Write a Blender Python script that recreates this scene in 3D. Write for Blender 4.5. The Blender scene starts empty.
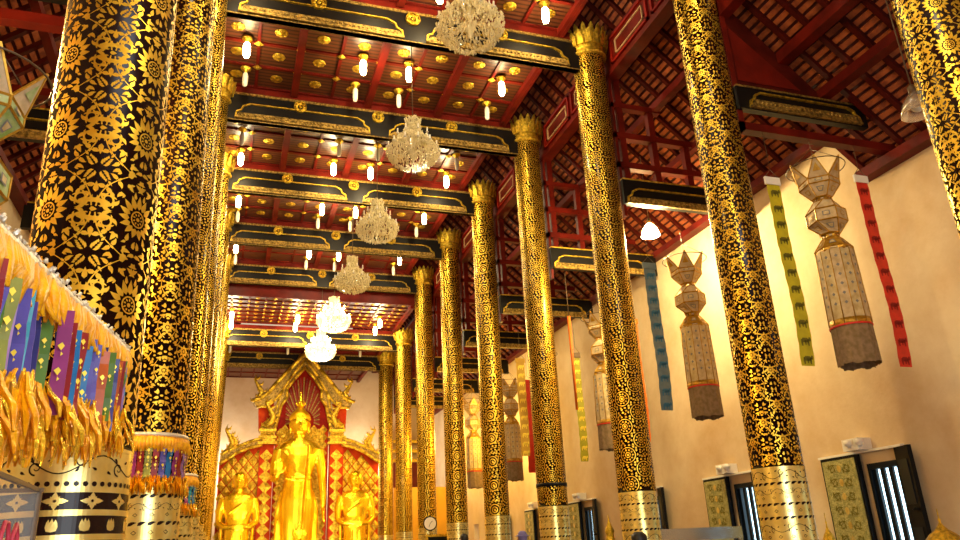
import bpy, math, random
import numpy as np
from mathutils import Vector, Matrix
PI = math.pi
sin, cos = math.sin, math.cos
scn = bpy.context.scene
COL = scn.collection
rnd = random.Random(7)
FL = -1.6                       # floor level (the eye is at 0)
YS = [4.7515 + 3.79075 * k for k in range(9)]
XR, XL, XC = 7.0, -0.9, 3.05
CR = 0.335

# ------------------------------------------------------------------ materials
MATS = {}
def lin(c):
    if isinstance(c, str):
        c = [int(c[i:i+2], 16) / 255 for i in (0, 2, 4)]
        c = [x / 12.92 if x <= .04045 else ((x + .055) / 1.055) ** 2.4 for x in c]
    return (*c[:3], 1)
def mat(name, color, rough=.5, metal=0, emit=None, es=0, noise=0, nscale=8, color2=None, bump=0, bscale=40, trans=0, alpha=1, coat=0, ior=1.45, spec=None):
    m = bpy.data.materials.new(name); m.use_nodes = True
    nt = m.node_tree; b = nt.nodes['Principled BSDF']
    b.inputs['Base Color'].default_value = lin(color)
    b.inputs['Roughness'].default_value = rough; b.inputs['Metallic'].default_value = metal
    b.inputs['IOR'].default_value = ior
    if spec is not None: b.inputs['Specular IOR Level'].default_value = spec
    if trans: b.inputs['Transmission Weight'].default_value = trans
    if alpha < 1: b.inputs['Alpha'].default_value = alpha
    if coat: b.inputs['Coat Weight'].default_value = coat; b.inputs['Coat Roughness'].default_value = .12
    if emit: b.inputs['Emission Color'].default_value = lin(emit); b.inputs['Emission Strength'].default_value = es
    tc = nt.nodes.new('ShaderNodeTexCoord')
    if noise or color2:
        n = nt.nodes.new('ShaderNodeTexNoise'); n.inputs['Scale'].default_value = nscale; n.inputs['Detail'].default_value = 5
        nt.links.new(tc.outputs['Object'], n.inputs['Vector'])
        r = nt.nodes.new('ShaderNodeMapRange'); r.inputs[1].default_value = .35; r.inputs[2].default_value = .65
        nt.links.new(n.outputs['Fac'], r.inputs[0])
        mx = nt.nodes.new('ShaderNodeMix'); mx.data_type = 'RGBA'
        c = lin(color); c2 = lin(color2) if color2 else tuple([x * (1 - noise) for x in c[:3]] + [1])
        mx.inputs['A'].default_value = c; mx.inputs['B'].default_value = c2
        nt.links.new(r.outputs[0], mx.inputs['Factor']); nt.links.new(mx.outputs['Result'], b.inputs['Base Color'])
    if bump:
        n2 = nt.nodes.new('ShaderNodeTexNoise'); n2.inputs['Scale'].default_value = bscale; n2.inputs['Detail'].default_value = 4
        nt.links.new(tc.outputs['Object'], n2.inputs['Vector'])
        bp = nt.nodes.new('ShaderNodeBump'); bp.inputs['Strength'].default_value = bump; bp.inputs['Distance'].default_value = .02
        nt.links.new(n2.outputs['Fac'], bp.inputs['Height']); nt.links.new(bp.outputs[0], b.inputs['Normal'])
    MATS[name] = m; return m
mat('lacquer', '220b07', .25, spec=.25, noise=.4, nscale=3)
mat('dark_lacquer', '0d0908', .45, spec=.3)
mat('gold_leaf', 'f6d048', .36, .85, color2='dcaa30', nscale=6)
mat('gold_leaf_pale', 'f0e092', .3, .88, color2='d8c068', nscale=5)
mat('gilt', 'eec43e', .4, .88, color2='a08024', nscale=14, bump=.8, bscale=45)
mat('gilt_old', 'b8954a', .45, .8, color2='5e4a22', nscale=18, bump=.9, bscale=60)
mat('buddha_gold', 'ffd830', .27, .88, color2='f0b812', nscale=1.2, bump=.15, bscale=4)
mat('red_paint', '64150b', .45, spec=.2, noise=.45, nscale=2.5, bump=.1, bscale=12)
mat('red_bright', '8c1c10', .4, spec=.2, noise=.3, nscale=3)
mat('rafter_red', '4e120a', .55, spec=.15, noise=.5, nscale=3)
mat('batten', '4d140d', .6, noise=.4)
mat('tile', 'ad5a2c', .75, color2='73331a', nscale=5, bump=.3, bscale=20)
mat('cloth_white', 'e8e2d4', .8)
mat('trim_cream', 'c9a878', .5)
mat('crystal', 'efe0ae', .08, 0, trans=.15, spec=1.0, ior=1.6)
mat('crystal_lit', 'fff2c8', .1, 0, emit='ffe49a', es=.3, spec=1)
mat('bulb_lit', 'ffffff', .3, emit='ffdf9a', es=40)
mat('bulb_white', 'd8d0bc', .35)
mat('lamp_glow', 'ffffff', .3, emit='ffd070', es=45)
mat('glass', 'e8f0f2', .03, trans=1.0, ior=1.3)
mat('frost_glass', 'd8c8b8', .15, trans=.7, alpha=.75)
mat('glazed', 'cfd8dc', .06, metal=.0, alpha=.07, spec=.6)
mat('steel', 'd2d6d8', .22, .9)
mat('black', '0a0a0c', .5, spec=.2)
mat('navy', '0c1620', .45, spec=.3)
mat('daylight', 'ffffff', .5, emit='c8f0ff', es=3.0)
mat('white_plastic', 'e6e0d6', .35)
mat('paper', 'cdb58e', .75, color2='b39a70', nscale=10)
mat('paper_dark', '8d7358', .85, color2='75603f', nscale=16)
mat('gold_paper', 'c79a34', .4, .6, color2='a87820', nscale=20)
mat('paper_mark', '7d7a78', .7)
mat('green_pane', '7f9a4a', .5, color2='a9b27e', nscale=12)
mat('pale_pane', 'd0bc8e', .5, color2='b79b66', nscale=12)
mat('wire', '5b4630', .5, .3)
mat('silver_trim', 'd9d2c4', .35, .7, bump=.6, bscale=80)
mat('yellow_cloth', 'f8b610', .42, color2='d98c08', nscale=14, bump=.6, bscale=30)
mat('foil', 'ffd83a', .22, .8, bump=.5, bscale=50)
mat('gold_tassel', 'f9b90e', .3, .35, color2='dd8a08', nscale=20, bump=.6, bscale=50)
RIB = dict(rib_violet='5f55a8', rib_blue='2274b0', rib_indigo='34387e', rib_green='55782c', rib_red='8e1614', rib_magenta='8f2c70', rib_orange='b8500f', rib_lilac='9a70a8', rib_cyan='2f93a8', rib_olive='8a8c3a')
for k_, c_ in RIB.items(): mat(k_, c_, .42, color2=None, noise=.25, nscale=12)
mat('ban_yellow', 'c8b81e', .6, noise=.2); mat('ban_red', 'd8301c', .55, noise=.2); mat('ban_blue', '6d8088', .6, noise=.2)
mat('ban_green', '9c9418', .55, noise=.2); mat('ban_orange', 'e06a12', .6, noise=.2); mat('ban_ochre', 'c59a30', .6)
mat('mark_dark', '6c6416', .7); mat('mark_red', '8e150c', .7); mat('mark_gold', 'f4d64a', .4, .3); mat('mark_blue', '3c7090', .7)
mat('skin', 'b98a66', .55); mat('hair', '14100e', .5); mat('hat_violet', '8d86c8', .7, noise=.2); mat('shirt', '4a4f66', .8); mat('shirt2', '7a6a5a', .8); mat('trousers', '22242c', .8)
mat('text_red', 'a3283a', .5)
mat('lattice_red', '9c2208', .6, spec=.1, color2='b03c0a', nscale=4)
mat('fan_red', '8c1408', .6, spec=.1, noise=.3)
mat('floor_tile', '7a5a3c', .25, color2='5c3f28', nscale=2)
mat('shutter_gold', 'b8b070', .5, .35, color2='8a8a50', nscale=16, bump=.8, bscale=40)
mat('yellow_screen', 'd8a028', .6, noise=.15, nscale=2)
mat('clock_face', 'eae4da', .4)
mat('hair_gold', 'e8b81c', .4, .9)

def wall_mat():
    m = mat('plaster', 'e9d2ac', .85, bump=.25, bscale=9)
    nt = m.node_tree; b = nt.nodes['Principled BSDF']; tc = nt.nodes['Texture Coordinate']
    n = nt.nodes.new('ShaderNodeTexNoise'); n.inputs['Scale'].default_value = .45; n.inputs['Detail'].default_value = 8; n.inputs['Roughness'].default_value = .65
    nt.links.new(tc.outputs['Object'], n.inputs['Vector'])
    cr = nt.nodes.new('ShaderNodeValToRGB'); cr.color_ramp.elements[0].position = .32; cr.color_ramp.elements[0].color = lin('c4a276')
    cr.color_ramp.elements[1].position = .62; cr.color_ramp.elements[1].color = lin('dcc6a2')
    nt.links.new(n.outputs['Fac'], cr.inputs[0]); nt.links.new(cr.outputs[0], b.inputs['Base Color'])
wall_mat()
def plank_mat():
    # narrow ceiling boards running across the nave
    m = mat('plank', '5c2a14', .35)
    nt = m.node_tree; b = nt.nodes['Principled BSDF']; tc = nt.nodes['Texture Coordinate']
    w = nt.nodes.new('ShaderNodeTexWave'); w.bands_direction = 'Y'; w.inputs['Scale'].default_value = 2.6; w.inputs['Distortion'].default_value = .4; w.inputs['Detail'].default_value = 2
    nt.links.new(tc.outputs['Object'], w.inputs['Vector'])
    cr = nt.nodes.new('ShaderNodeValToRGB'); cr.color_ramp.elements[0].position = .1; cr.color_ramp.elements[0].color = lin('2a0d08')
    cr.color_ramp.elements[1].position = .5; cr.color_ramp.elements[1].color = lin('5a3018')
    nt.links.new(w.outputs['Fac'], cr.inputs[0]); nt.links.new(cr.outputs[0], b.inputs['Base Color'])
plank_mat()

# ------------------------------------------------------------------ mesh helper
class MB:
    def __init__(s): s.v = []; s.f = []; s.m = []; s.keys = []; s.sm = []
    def k(s, m):
        if m not in s.keys: s.keys.append(m)
        return s.keys.index(m)
    def add(s, vs, fs, m, smooth=False):
        o = len(s.v); s.v += [tuple(v) for v in vs]; i = s.k(m)
        for f in fs: s.f.append(tuple(o + a for a in f)); s.m.append(i); s.sm.append(smooth)
        return s
    def box(s, c, d, m, rz=0, M=None):
        x, y, z = d[0]/2, d[1]/2, d[2]/2; vs = []
        for a in (-x, x):
            for b in (-y, y):
                for e in (-z, z):
                    p = Vector((a, b, e))
                    if M is not None: p = M @ p
                    elif rz: p = Vector((a*cos(rz)-b*sin(rz), a*sin(rz)+b*cos(rz), e))
                    vs.append((c[0]+p.x, c[1]+p.y, c[2]+p.z))
        return s.add(vs, [(0,1,3,2),(4,6,7,5),(0,4,5,1),(2,3,7,6),(0,2,6,4),(1,5,7,3)], m)
    def b2(s, lo, hi, m):
        return s.box([(a+b)/2 for a, b in zip(lo, hi)], [abs(b-a) for a, b in zip(lo, hi)], m)
    def bar(s, p0, p1, w, h, m, up=(0,0,1)):
        p0, p1 = Vector(p0), Vector(p1); d = p1-p0; L = d.length; d.normalize()
        a = d.cross(Vector(up))
        if a.length < 1e-4: a = Vector((1,0,0))
        a.normalize(); b = a.cross(d)
        M = Matrix((a, d, b)).transposed()
        return s.box((p0+p1)/2, (w, L, h), m, M=M)
    def lathe(s, prof, n, m, c=(0,0,0), smooth=True, cap=True, ph=0, sx=1, sy=1):
        vs = []; fs = []
        for r, z in prof:
            for i in range(n):
                a = ph + 2*PI*i/n; vs.append((c[0]+r*sx*cos(a), c[1]+r*sy*sin(a), c[2]+z))
        for j in range(len(prof)-1):
            for i in range(n):
                k = (i+1) % n; fs.append((j*n+i, j*n+k, (j+1)*n+k, (j+1)*n+i))
        s.add(vs, fs, m, smooth)
        if cap:
            o = len(s.v) - len(vs)
            for q, rev in ((0, True), (len(prof)-1, False)):
                if prof[q][0] > 1e-4:
                    idx = [o+q*n+i for i in range(n)]
                    if rev: idx.reverse()
                    s.f.append(tuple(idx)); s.m.append(s.k(m)); s.sm.append(False)
        return s
    def tube(s, pts, rad, m, n=8, smooth=True, flat=1.0):
        pts = [Vector(p) for p in pts]; N = len(pts)
        if not hasattr(rad, '__len__'): rad = [rad]*N
        vs = []; fs = []; ref = None
        for j, p in enumerate(pts):
            t = (pts[min(j+1, N-1)] - pts[max(j-1, 0)]).normalized()
            if ref is None:
                ref = Vector((0,0,1)) if abs(t.z) < .9 else Vector((1,0,0))
            a = t.cross(ref).normalized(); b = a.cross(t).normalized(); ref = b
            for i in range(n):
                an = 2*PI*i/n; vs.append(p + a*rad[j]*cos(an) + b*rad[j]*flat*sin(an))
        for j in range(N-1):
            for i in range(n):
                k = (i+1) % n; fs.append((j*n+i, j*n+k, (j+1)*n+k, (j+1)*n+i))
        fs.append(tuple(range(n-1, -1, -1))); fs.append(tuple((N-1)*n+i for i in range(n)))
        return s.add(vs, fs, m, smooth)
    def prism(s, poly, y0, y1, m, mp=None):
        # polygon in x,z extruded in y; mp maps (x,y,z)
        n = len(poly); mp = mp or (lambda x, y, z: (x, y, z))
        vs = [mp(x, y0, z) for x, z in poly] + [mp(x, y1, z) for x, z in poly]
        fs = [tuple(range(n)), tuple(range(2*n-1, n-1, -1))] + [(i, n+i, n+(i+1) % n, (i+1) % n) for i in range(n)]
        return s.add(vs, fs, m)
    def strip(s, A, B, y0, y1, m):
        # solid band between two polylines in x,z of the same length
        n = len(A); vs = [(x, y0, z) for x, z in A] + [(x, y0, z) for x, z in B] + [(x, y1, z) for x, z in A] + [(x, y1, z) for x, z in B]
        fs = []
        for i in range(n-1):
            fs += [(i, i+1, n+i+1, n+i), (2*n+i, 3*n+i, 3*n+i+1, 2*n+i+1), (i, 2*n+i, 2*n+i+1, i+1), (n+i, n+i+1, 3*n+i+1, 3*n+i)]
        fs += [(0, n, 3*n, 2*n), (n-1, 3*n-1, 4*n-1, 2*n-1)]
        return s.add(vs, fs, m)
    def ball(s, c, r, m, n=12, k=8, sc=(1,1,1)):
        prof = [(r*sin(PI*j/k)*1.0, -r*cos(PI*j/k)*sc[2]) for j in range(k+1)]
        return s.lathe(prof, n, m, c, cap=False, sx=sc[0], sy=sc[1])
    def mesh(s, name):
        me = bpy.data.meshes.new(name); me.from_pydata(s.v, [], s.f)
        for q in s.keys: me.materials.append(MATS[q])
        me.polygons.foreach_set('material_index', s.m); me.polygons.foreach_set('use_smooth', s.sm)
        me.update(); return me
    def build(s, name, parent=None, **props):
        return link(name, s.mesh(name), parent, **props)
def link(name, me, parent=None, loc=None, **props):
    o = bpy.data.objects.new(name, me); COL.objects.link(o)
    if parent: o.parent = parent
    if loc: o.location = loc
    for a, b in props.items(): o[a] = b
    return o
def thing(name, label, cat, loc=(0,0,0), rz=0, group=None):
    o = bpy.data.objects.new(name, None); COL.objects.link(o); o.empty_display_size = .2
    o.location = loc; o.rotation_euler = (0, 0, rz); o['label'] = label; o['category'] = cat
    if group: o['group'] = group
    return o
def kids(o): return [c for c in COL.objects if c.parent == o]
def copy_tree(o, parent=None, label=None, loc=None, rz=None):
    c = o.copy(); COL.objects.link(c); c.parent = parent
    if label: c['label'] = label
    if loc is not None: c.location = loc
    if rz is not None: c.rotation_euler = (0, 0, rz)
    for ch in kids(o): copy_tree(ch, c)
    return c
S = dict(kind='structure')
ORD = ['first', 'second', 'third', 'fourth', 'fifth', 'sixth', 'seventh', 'eighth', 'ninth', 'tenth']

# ------------------------------------------------------------------ gilded patterns (2D leaves and scrolls, wrapped on the shafts)
def arcleaf(x, y, a, L, W, bend, n=5):
    pts = []; px, py, h = x, y, a
    for i in range(n+1):
        pts.append((px, py, h)); h += bend/n; px += L/n*cos(h); py += L/n*sin(h)
    A = []; B = []
    for i, (px, py, h) in enumerate(pts):
        t = i/n; w = W/2*(sin(PI*min(1, t**.6)) if 0 < t < 1 else 0.02)
        A.append((px - w*sin(h), py + w*cos(h))); B.append((px + w*sin(h), py - w*cos(h)))
    return [(A[i], B[i], B[i+1], A[i+1]) for i in range(n)]
def stroke(pts, w0, w1):
    n = len(pts)-1; A = []; B = []
    for i, (x, y) in enumerate(pts):
        x0, y0 = pts[max(i-1, 0)]; x1, y1 = pts[min(i+1, n)]; h = math.atan2(y1-y0, x1-x0); w = (w0+(w1-w0)*i/n)/2
        A.append((x-w*sin(h), y+w*cos(h))); B.append((x+w*sin(h), y-w*cos(h)))
    return [(A[i], B[i], B[i+1], A[i+1]) for i in range(n)]
def spiral(cx, cy, r, a0, turns, d, w=.009, n=16):
    return [(cx + r*(1-.8*i/n)*cos(a0+d*2*PI*turns*i/n), cy + r*(1-.8*i/n)*sin(a0+d*2*PI*turns*i/n)) for i in range(n+1)]
def scroll(cx, cy, r, a0, turns, d, sc=1):
    q = []; pts = spiral(cx, cy, r, a0, turns, d); q += stroke(pts, .013*sc, .004*sc)
    x, y = pts[-1]; q += arcleaf(x, y, a0+d*2*PI*turns, .03*sc, .018*sc, d*2)
    for i in (1, 4, 7, 10, 13):
        x, y = pts[i]; h = math.atan2(y-cy, x-cx)
        q += arcleaf(x, y, h+d*.5, .052*sc*(1-i*.03), .022*sc, d*1.5)
        q += arcleaf(x, y, h-d*.2, .028*sc, .012*sc, -d*1.2, 3)
    return q
def ring(cx, cy, rx, ry, w, n=20):
    q = []
    for i in range(n):
        a, b = 2*PI*i/n, 2*PI*(i+1)/n
        q.append(((cx+rx*cos(a), cy+ry*sin(a)), (cx+rx*cos(b), cy+ry*sin(b)), (cx+(rx-w)*cos(b), cy+(ry-w)*sin(b)), (cx+(rx-w)*cos(a), cy+(ry-w)*sin(a))))
    return q
def dot(x, y, r, n=6): return [tuple((x+r*cos(2*PI*i/n), y+r*sin(2*PI*i/n)) for i in range(n))]
def mirror(q): return [tuple((-x, y) for x, y in reversed(p)) for p in q]
def fern(x, y, a, L, k, sc=1):
    q = []
    for i in range(k):
        t = i/k; px, py = x+L*t*cos(a), y+L*t*sin(a)
        for d in (1, -1): q += arcleaf(px+.004*cos(a+d*1.5), py+.004*sin(a+d*1.5), a+d*.9, .036*sc*(1-t*.6), .014*sc, -d*.5, 3)
    q += arcleaf(x+L*cos(a), y+L*sin(a), a, .035*sc, .014*sc, 0, 3); return q
def pack(q, W, H, thr, seed, L, Wd, tries=900, mir=True, kinds=3):
    R = random.Random(seed); P = [((x % W), (y % H)) for p in q for x, y in p]
    P = np.array(P) if P else np.zeros((0, 2))
    def near(x, y):
        if len(P) == 0: return 9
        dx = np.abs(P[:, 0]-x % W); dx = np.minimum(dx, W-dx); dy = np.abs(P[:, 1]-y % H); dy = np.minimum(dy, H-dy)
        return float(np.sqrt((dx*dx+dy*dy).min()))
    for _ in range(tries):
        x, y = R.uniform(.0, W/2 if mir else W), R.uniform(0, H)
        if near(x, y) < thr: continue
        a = R.uniform(0, 2*PI); b = R.choice((-1.3, 1.3, 0)); e = []
        ex, ey = x+L*.7*cos(a+b*.5), y+L*.7*sin(a+b*.5)
        if near(ex, ey) < thr*.55:
            a += PI; ex, ey = x+L*.7*cos(a+b*.5), y+L*.7*sin(a+b*.5)
            if near(ex, ey) < thr*.55:
                e = dot(x, y, Wd*.35)
        if e and thr > .029: e = []; continue
        if not e:
            kd = R.randrange(kinds)
            e = arcleaf(x, y, a, L, Wd, b, 4)
            if kd == 1: e += arcleaf(x, y, a+1.1, L*.6, Wd*.7, b, 3) + arcleaf(x, y, a-1.1, L*.6, Wd*.7, b, 3)
            if kd == 2: e += arcleaf(x, y, a+2.2, L*.6, Wd*.7, -b, 3)
        if mir: e = e + mirror(e)
        q += e; P = np.vstack([P, np.array([((x % W), (y % H)) for p in e for x, y in p])])
    return q
CIRC = 2*PI*CR
def bez(p0, p1, p2, p3, n=10):
    return [tuple((1-t)**3*a+3*(1-t)**2*t*b+3*(1-t)*t*t*c+t**3*d for a, b, c, d in zip(p0, p1, p2, p3)) for t in [i/n for i in range(n+1)]]
def vine(pts, L, W, step=2, side=0, w=.008):
    q = stroke(pts, w, w*.6); n = len(pts)-1
    for i in range(1, n+1, step):
        (x0, y0), (x, y) = pts[i-1], pts[i]; h = math.atan2(y-y0, x-x0); k = 1-.35*i/n
        for d in ((1, -1) if side == 0 else (side,)):
            if (i//step) % 2 and side == 0: e = .75
            else: e = 1
            q += arcleaf(x+.006*cos(h+d*1.5), y+.006*sin(h+d*1.5), h+d*.95, L*k*e, W*k, d*1.3, 5)
            q += arcleaf(x+.004*cos(h), y+.004*sin(h), h+d*.35, L*k*.55, W*.6*k, -d*.8, 3)
    x, y = pts[-1]; h = math.atan2(pts[-1][1]-pts[-2][1], pts[-1][0]-pts[-2][0]); q += arcleaf(x, y, h, L*.8, W, .4, 4)
    return q
def tileA():
    W, H = CIRC/4, .54; mx, my = W/2, H*.5
    # lotus medallion: seed, beaded ring, rim and pointed petals
    m = dot(mx, my, .013, 8) + ring(mx, my, .05, .054, .009)
    for i in range(9): a = 2*PI*i/9; m += arcleaf(mx+.02*cos(a), my+.022*sin(a), a, .02, .012, .3, 3)
    for i in range(15):
        a = PI/2+2*PI*i/15; L = .066+.024*max(0, sin(a)); m += arcleaf(mx+.06*cos(a), my+.064*sin(a), a, L, .037, .3*cos(a), 5)
    for a in (PI/2-.28, PI/2+.28): m += arcleaf(mx+.105*cos(a), my+.125*sin(a), a, .05, .022, (PI/2-a), 4)
    h = []
    h += vine(bez((.012, my+.02), (.02, .41), (.08, .46), (.17, .52), 12), .072, .036, 4)
    h += vine(bez((.012, my-.02), (.02, .13), (.08, .08), (.17, .02), 12), .072, .036, 4)
    h += scroll(.068, my+.072, .046, -PI*.75, 1.1, 1, 1.15)
    h += scroll(.068, my-.072, .046, PI*.75, 1.1, -1, 1.15)
    h += fern(.02, .02, .95, .07, 4, 1.1) + fern(.02, H-.02, -.95, .07, 4, 1.1)
    q = h + mirror(h) + m
    q += arcleaf(0, my+.11, PI/2, .07, .03, 0) + arcleaf(0, my-.11, -PI/2, .07, .03, 0) + arcleaf(-.02, my, 0, .04, .03, 0, 4)
    return W, H, pack(q, W, H, .0292, 3, .054, .027, 2500)
def tileB():
    W, H = CIRC/5, .46; q = []
    for (cx, cy) in ((0, H*.25), (W/2, H*.75)):
        q += dot(cx, cy, .016, 8)
        for i in range(8): a = 2*PI*i/8; q += arcleaf(cx+.02*cos(a), cy+.02*sin(a), a, .05, .034, 0, 4)
    h = vine(bez((.02, .0), (.1, .06), (.12, .16), (.06, .23), 10), .05, .032, 3) + vine(bez((.2, .23), (.1, .29), (.1, .39), (.16, .46), 10), .05, .032, 3)
    q += h + mirror(h)
    return W, H, pack(q, W, H, .027, 5, .05, .034, 1500)
def tileC():
    W, H = CIRC/4, .5; q = []
    for (cx, cy) in ((0, H*.25), (W/2, H*.75)):
        q += dot(cx, cy, .022, 10) + ring(cx, cy, .052, .052, .016)
        for rr, n, L in ((.068, 10, .04), ):
            for i in range(n): a = 2*PI*i/n; q += arcleaf(cx+rr*cos(a), cy+rr*sin(a), a, L, 2*PI*rr/n*.85, 0, 4)
        q += ring(cx, cy, .138, .138, .016, 30)
        for i in range(14): a = 2*PI*i/14; q += arcleaf(cx+.155*cos(a), cy+.155*sin(a), a, .04, .045, 0, 4)
    return W, H, pack(q, W, H, .025, 9, .045, .036, 1700, mir=False, kinds=2)
def tileE():
    W, H = CIRC/3, .62; q = []
    for (cx, cy) in ((0, H*.25), (W/2, H*.75)):
        q += dot(cx, cy, .03, 8) + ring(cx, cy, .085, .085, .026, 16) + ring(cx, cy, .15, .15, .03, 20)
    return W, H, pack(q, W, H, .0255, 11, .06, .052, 2500, mir=False, kinds=2)
TILES = {}
def shaft_mesh(kind, z0, z1, name):
    b = MB(); n = 96
    b.lathe([(CR, z0), (CR, z1)], n, 'lacquer', cap=True)
    if kind not in TILES: TILES[kind] = dict(A=tileA, B=tileB, C=tileC, E=tileE)[kind]()
    W, H, q = TILES[kind]; nu = round(CIRC/W); nv = int((z1-z0)/H)+1
    R = CR+.0025
    for j in range(nv):
        for p in q:
            if j == nv-1 and max(y for x, y in p)+j*H+z0 > z1: continue
            if j == 0 and min(y for x, y in p) < 0: continue
            for i in range(nu):
                vs = []
                for x, y in p:
                    a = (x + i*W)/CR - PI/2; vs.append((R*cos(a), R*sin(a), z0+y+j*H))
                b.add(vs, [tuple(range(len(vs)))], 'gold_leaf')
    return b.mesh(name)
def wrap(b, q, R, z, m, off=0):
    for p in q:
        b.add([(R*cos((x+off)/CR-PI/2), R*sin((x+off)/CR-PI/2), z+y) for x, y in p], [tuple(range(len(p)))], m)
def dado_mesh(name, z1, dark=True):
    # banded foot of a column: gold and lacquer rings with stencilled friezes
    b = MB(); z = z1; k = 0
    g = 'gold_leaf_pale'
    bands = [('line', .02), ('scroll', .15), ('bead', .045), ('line', .02)] if dark else [('line', .02), ('scroll', .16), ('comma', .06), ('line', .02), ('scroll2', .1), ('sq', .05), ('line', .018)]
    rest = [('dia', .085), ('line', .03), ('petal', .09), ('line', .03), ('rose', .16), ('line', .04), ('petal', .11), ('line', .04), ('dia', .1), ('line', .03), ('scroll', .16), ('line', .03)] if dark else \
           [('comma', .07), ('line', .02), ('sq', .06), ('comma', .09), ('line', .02), ('scroll', .14), ('sq', .06), ('comma', .07), ('line', .03), ('scroll', .16), ('bead', .045), ('line', .03)]
    bands += rest + rest
    for t, h in bands:
        z -= h; zc = z+h/2
        if z < FL+.3: break
        isg = t in ('line', 'scroll', 'scroll2', 'bead', 'comma', 'sq'); R = CR+(.006 if t == 'line' else .003)
        b.lathe([(CR-.01, z), (R, z), (R, z+h), (CR-.01, z+h)], 96, g if isg else 'lacquer', cap=False, smooth=False)
        R2 = R+.002
        if t in ('scroll', 'scroll2'):
            n = 10 if t == 'scroll' else 16; w = CIRC/n
            for i in range(n):
                sg = 1 if i % 2 == 0 else -1; s_ = h/.16
                q = stroke([(w*u/8, -sg*cos(PI*u/8)*h*.32) for u in range(9)], .007*s_, .007*s_) + stroke(spiral(w*.5, sg*h*.12, h*.24, PI*.5*sg, 1.2, sg), .009*s_, .004*s_)
                q += arcleaf(w*.15, sg*h*.2, sg*1.2, h*.2, h*.1, -sg, 4) + arcleaf(w*.85, -sg*h*.2, sg*2, h*.2, h*.1, sg, 4) + arcleaf(w*.35, -sg*h*.25, sg*.4, h*.25, h*.09, sg, 4)
                wrap(b, q, R2, zc, 'lacquer', i*w)
        elif t == 'bead':
            n = 48; w = CIRC/n
            for i in range(n): wrap(b, dot(0, 0, h*.3, 8), R2, zc, 'lacquer', i*w)
        elif t == 'comma':
            n = 24; w = CIRC/n
            for i in range(n): wrap(b, arcleaf(-w*.4, -h*.3, .9, w*1.0, w*.4, -.9, 4), R2, zc, 'lacquer', i*w)
        elif t == 'sq':
            n = 14; w = CIRC/n
            for i in range(n): wrap(b, ring(0, 0, h*.45, h*.35, h*.12, 4), R2, zc, 'lacquer', i*w)
        elif t in ('dia', 'petal', 'rose'):
            n = {'dia': 12, 'petal': 14, 'rose': 8}[t]; w = CIRC/n
            for i in range(n):
                q = []
                if t == 'dia':
                    for a in range(4): q += arcleaf(.006*cos(a*PI/2), .006*sin(a*PI/2), a*PI/2, h*.46*(1 if a % 2 else 1.4), h*.34, 0, 4)
                    for a in range(4): q += arcleaf(.006*cos(a*PI/2+.78), .006*sin(a*PI/2+.78), a*PI/2+.78, h*.3, h*.2, 0, 3)
                elif t == 'petal':
                    for a in (PI/2, PI/2+.8, PI/2-.8): q += arcleaf(0, -h*.35, a, h*.72, h*.36, (PI/2-a)*1.1, 4)
                else:
                    q += ring(0, 0, w*.46, h*.46, .012, 8) + dot(0, 0, .012, 8)
                    for a in range(6): q += arcleaf(.014*cos(a*PI/3), .014*sin(a*PI/3), a*PI/3, h*.24, h*.17, 0, 4)
                    q2 = []
                    for a in (PI/2, -PI/2): q2 += arcleaf(0, 0, a, h*.42, h*.2, 0, 4)
                    wrap(b, q2, R2, zc, g, i*w+w/2)
                wrap(b, q, R2, zc, g, i*w)
    b.lathe([(CR, z), (CR+.05, z-.03), (CR+.07, z-.12), (CR+.12, z-.18), (CR+.12, FL)], 48, g)
    return b.mesh(name)
def capital_mesh(name, zt):
    b = MB(); H = .72
    b.lathe([(CR-.01, zt-H-.02), (CR+.05, zt-H), (CR+.07, zt-H+.05), (CR+.03, zt-H+.09), (CR+.045, zt-H+.12), (CR+.03, zt-H+.16), (CR+.06, zt-H+.2), (CR+.02, zt-H+.24), (CR-.02, zt-.1), (CR-.04, zt-.05)], 48, 'gilt')
    for row, (n, h, w, dr, zo) in enumerate(((16, .32, .12, .07, .2), (16, .5, .12, .03, .22))):
        for i in range(n):
            a = 2*PI*(i+.5*row)/n
            prof = [(-.5, 0, 0), (.5, 0, 0), (.55, .6, .03), (.32, .88, .055), (0, 1, .075), (-.32, .88, .055), (-.55, .6, .03)]
            def P(t, y, o, th):
                r = CR+dr+o*1.1+th; tw = t*w
                return (r*cos(a)-tw*sin(a), r*sin(a)+tw*cos(a), zt-H+zo+y*h)
            vs = [P(*q, .0) for q in prof] + [P(*q, .03) for q in prof]; k = len(prof)
            b.add(vs, [tuple(range(k-1, -1, -1)), tuple(range(k, 2*k))] + [(j, (j+1) % k, k+(j+1) % k, k+j) for j in range(k)], 'gilt')
    for i in range(40):
        a = 2*PI*i/40; b.ball(((CR+.055)*cos(a), (CR+.055)*sin(a), zt-H+.02), .018, 'gilt', 6, 4)
    return b.mesh(name)

DZ = .86
SH = dict(A=shaft_mesh('A', DZ-.25, 10.2, 'shaft'), B=shaft_mesh('B', DZ, 10.2, 'shaft'), C=shaft_mesh('C', DZ, 10.2, 'shaft'), E=shaft_mesh('E', DZ, 10.2, 'shaft'), D=shaft_mesh('E', DZ, 8.75, 'shaft'))
DAD = dict(A=dado_mesh('banded_foot', DZ-.25, True), C=dado_mesh('banded_foot', DZ, False))
CAPM = {0: capital_mesh('lotus_capital', 10.77), 1: capital_mesh('lotus_capital', 9.3)}
colR = ['nearest column of right row, half out of frame at the right edge', 'second gilded column of right row, standing before the red and yellow banners',
        'third gilded column of right row, dark capital, tall round medallions, beside the glowing lamp', 'fourth gilded column of right row, black strap around its shaft',
        'fifth gilded column of right row, between strapped column and wall lanterns', 'sixth gilded column of right row, counted from the viewer',
        'seventh gilded column of right row, the one behind the round clock', 'eighth gilded column of right row, last but one before altar',
        'farthest column of right row, directly right of the altar']
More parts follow.
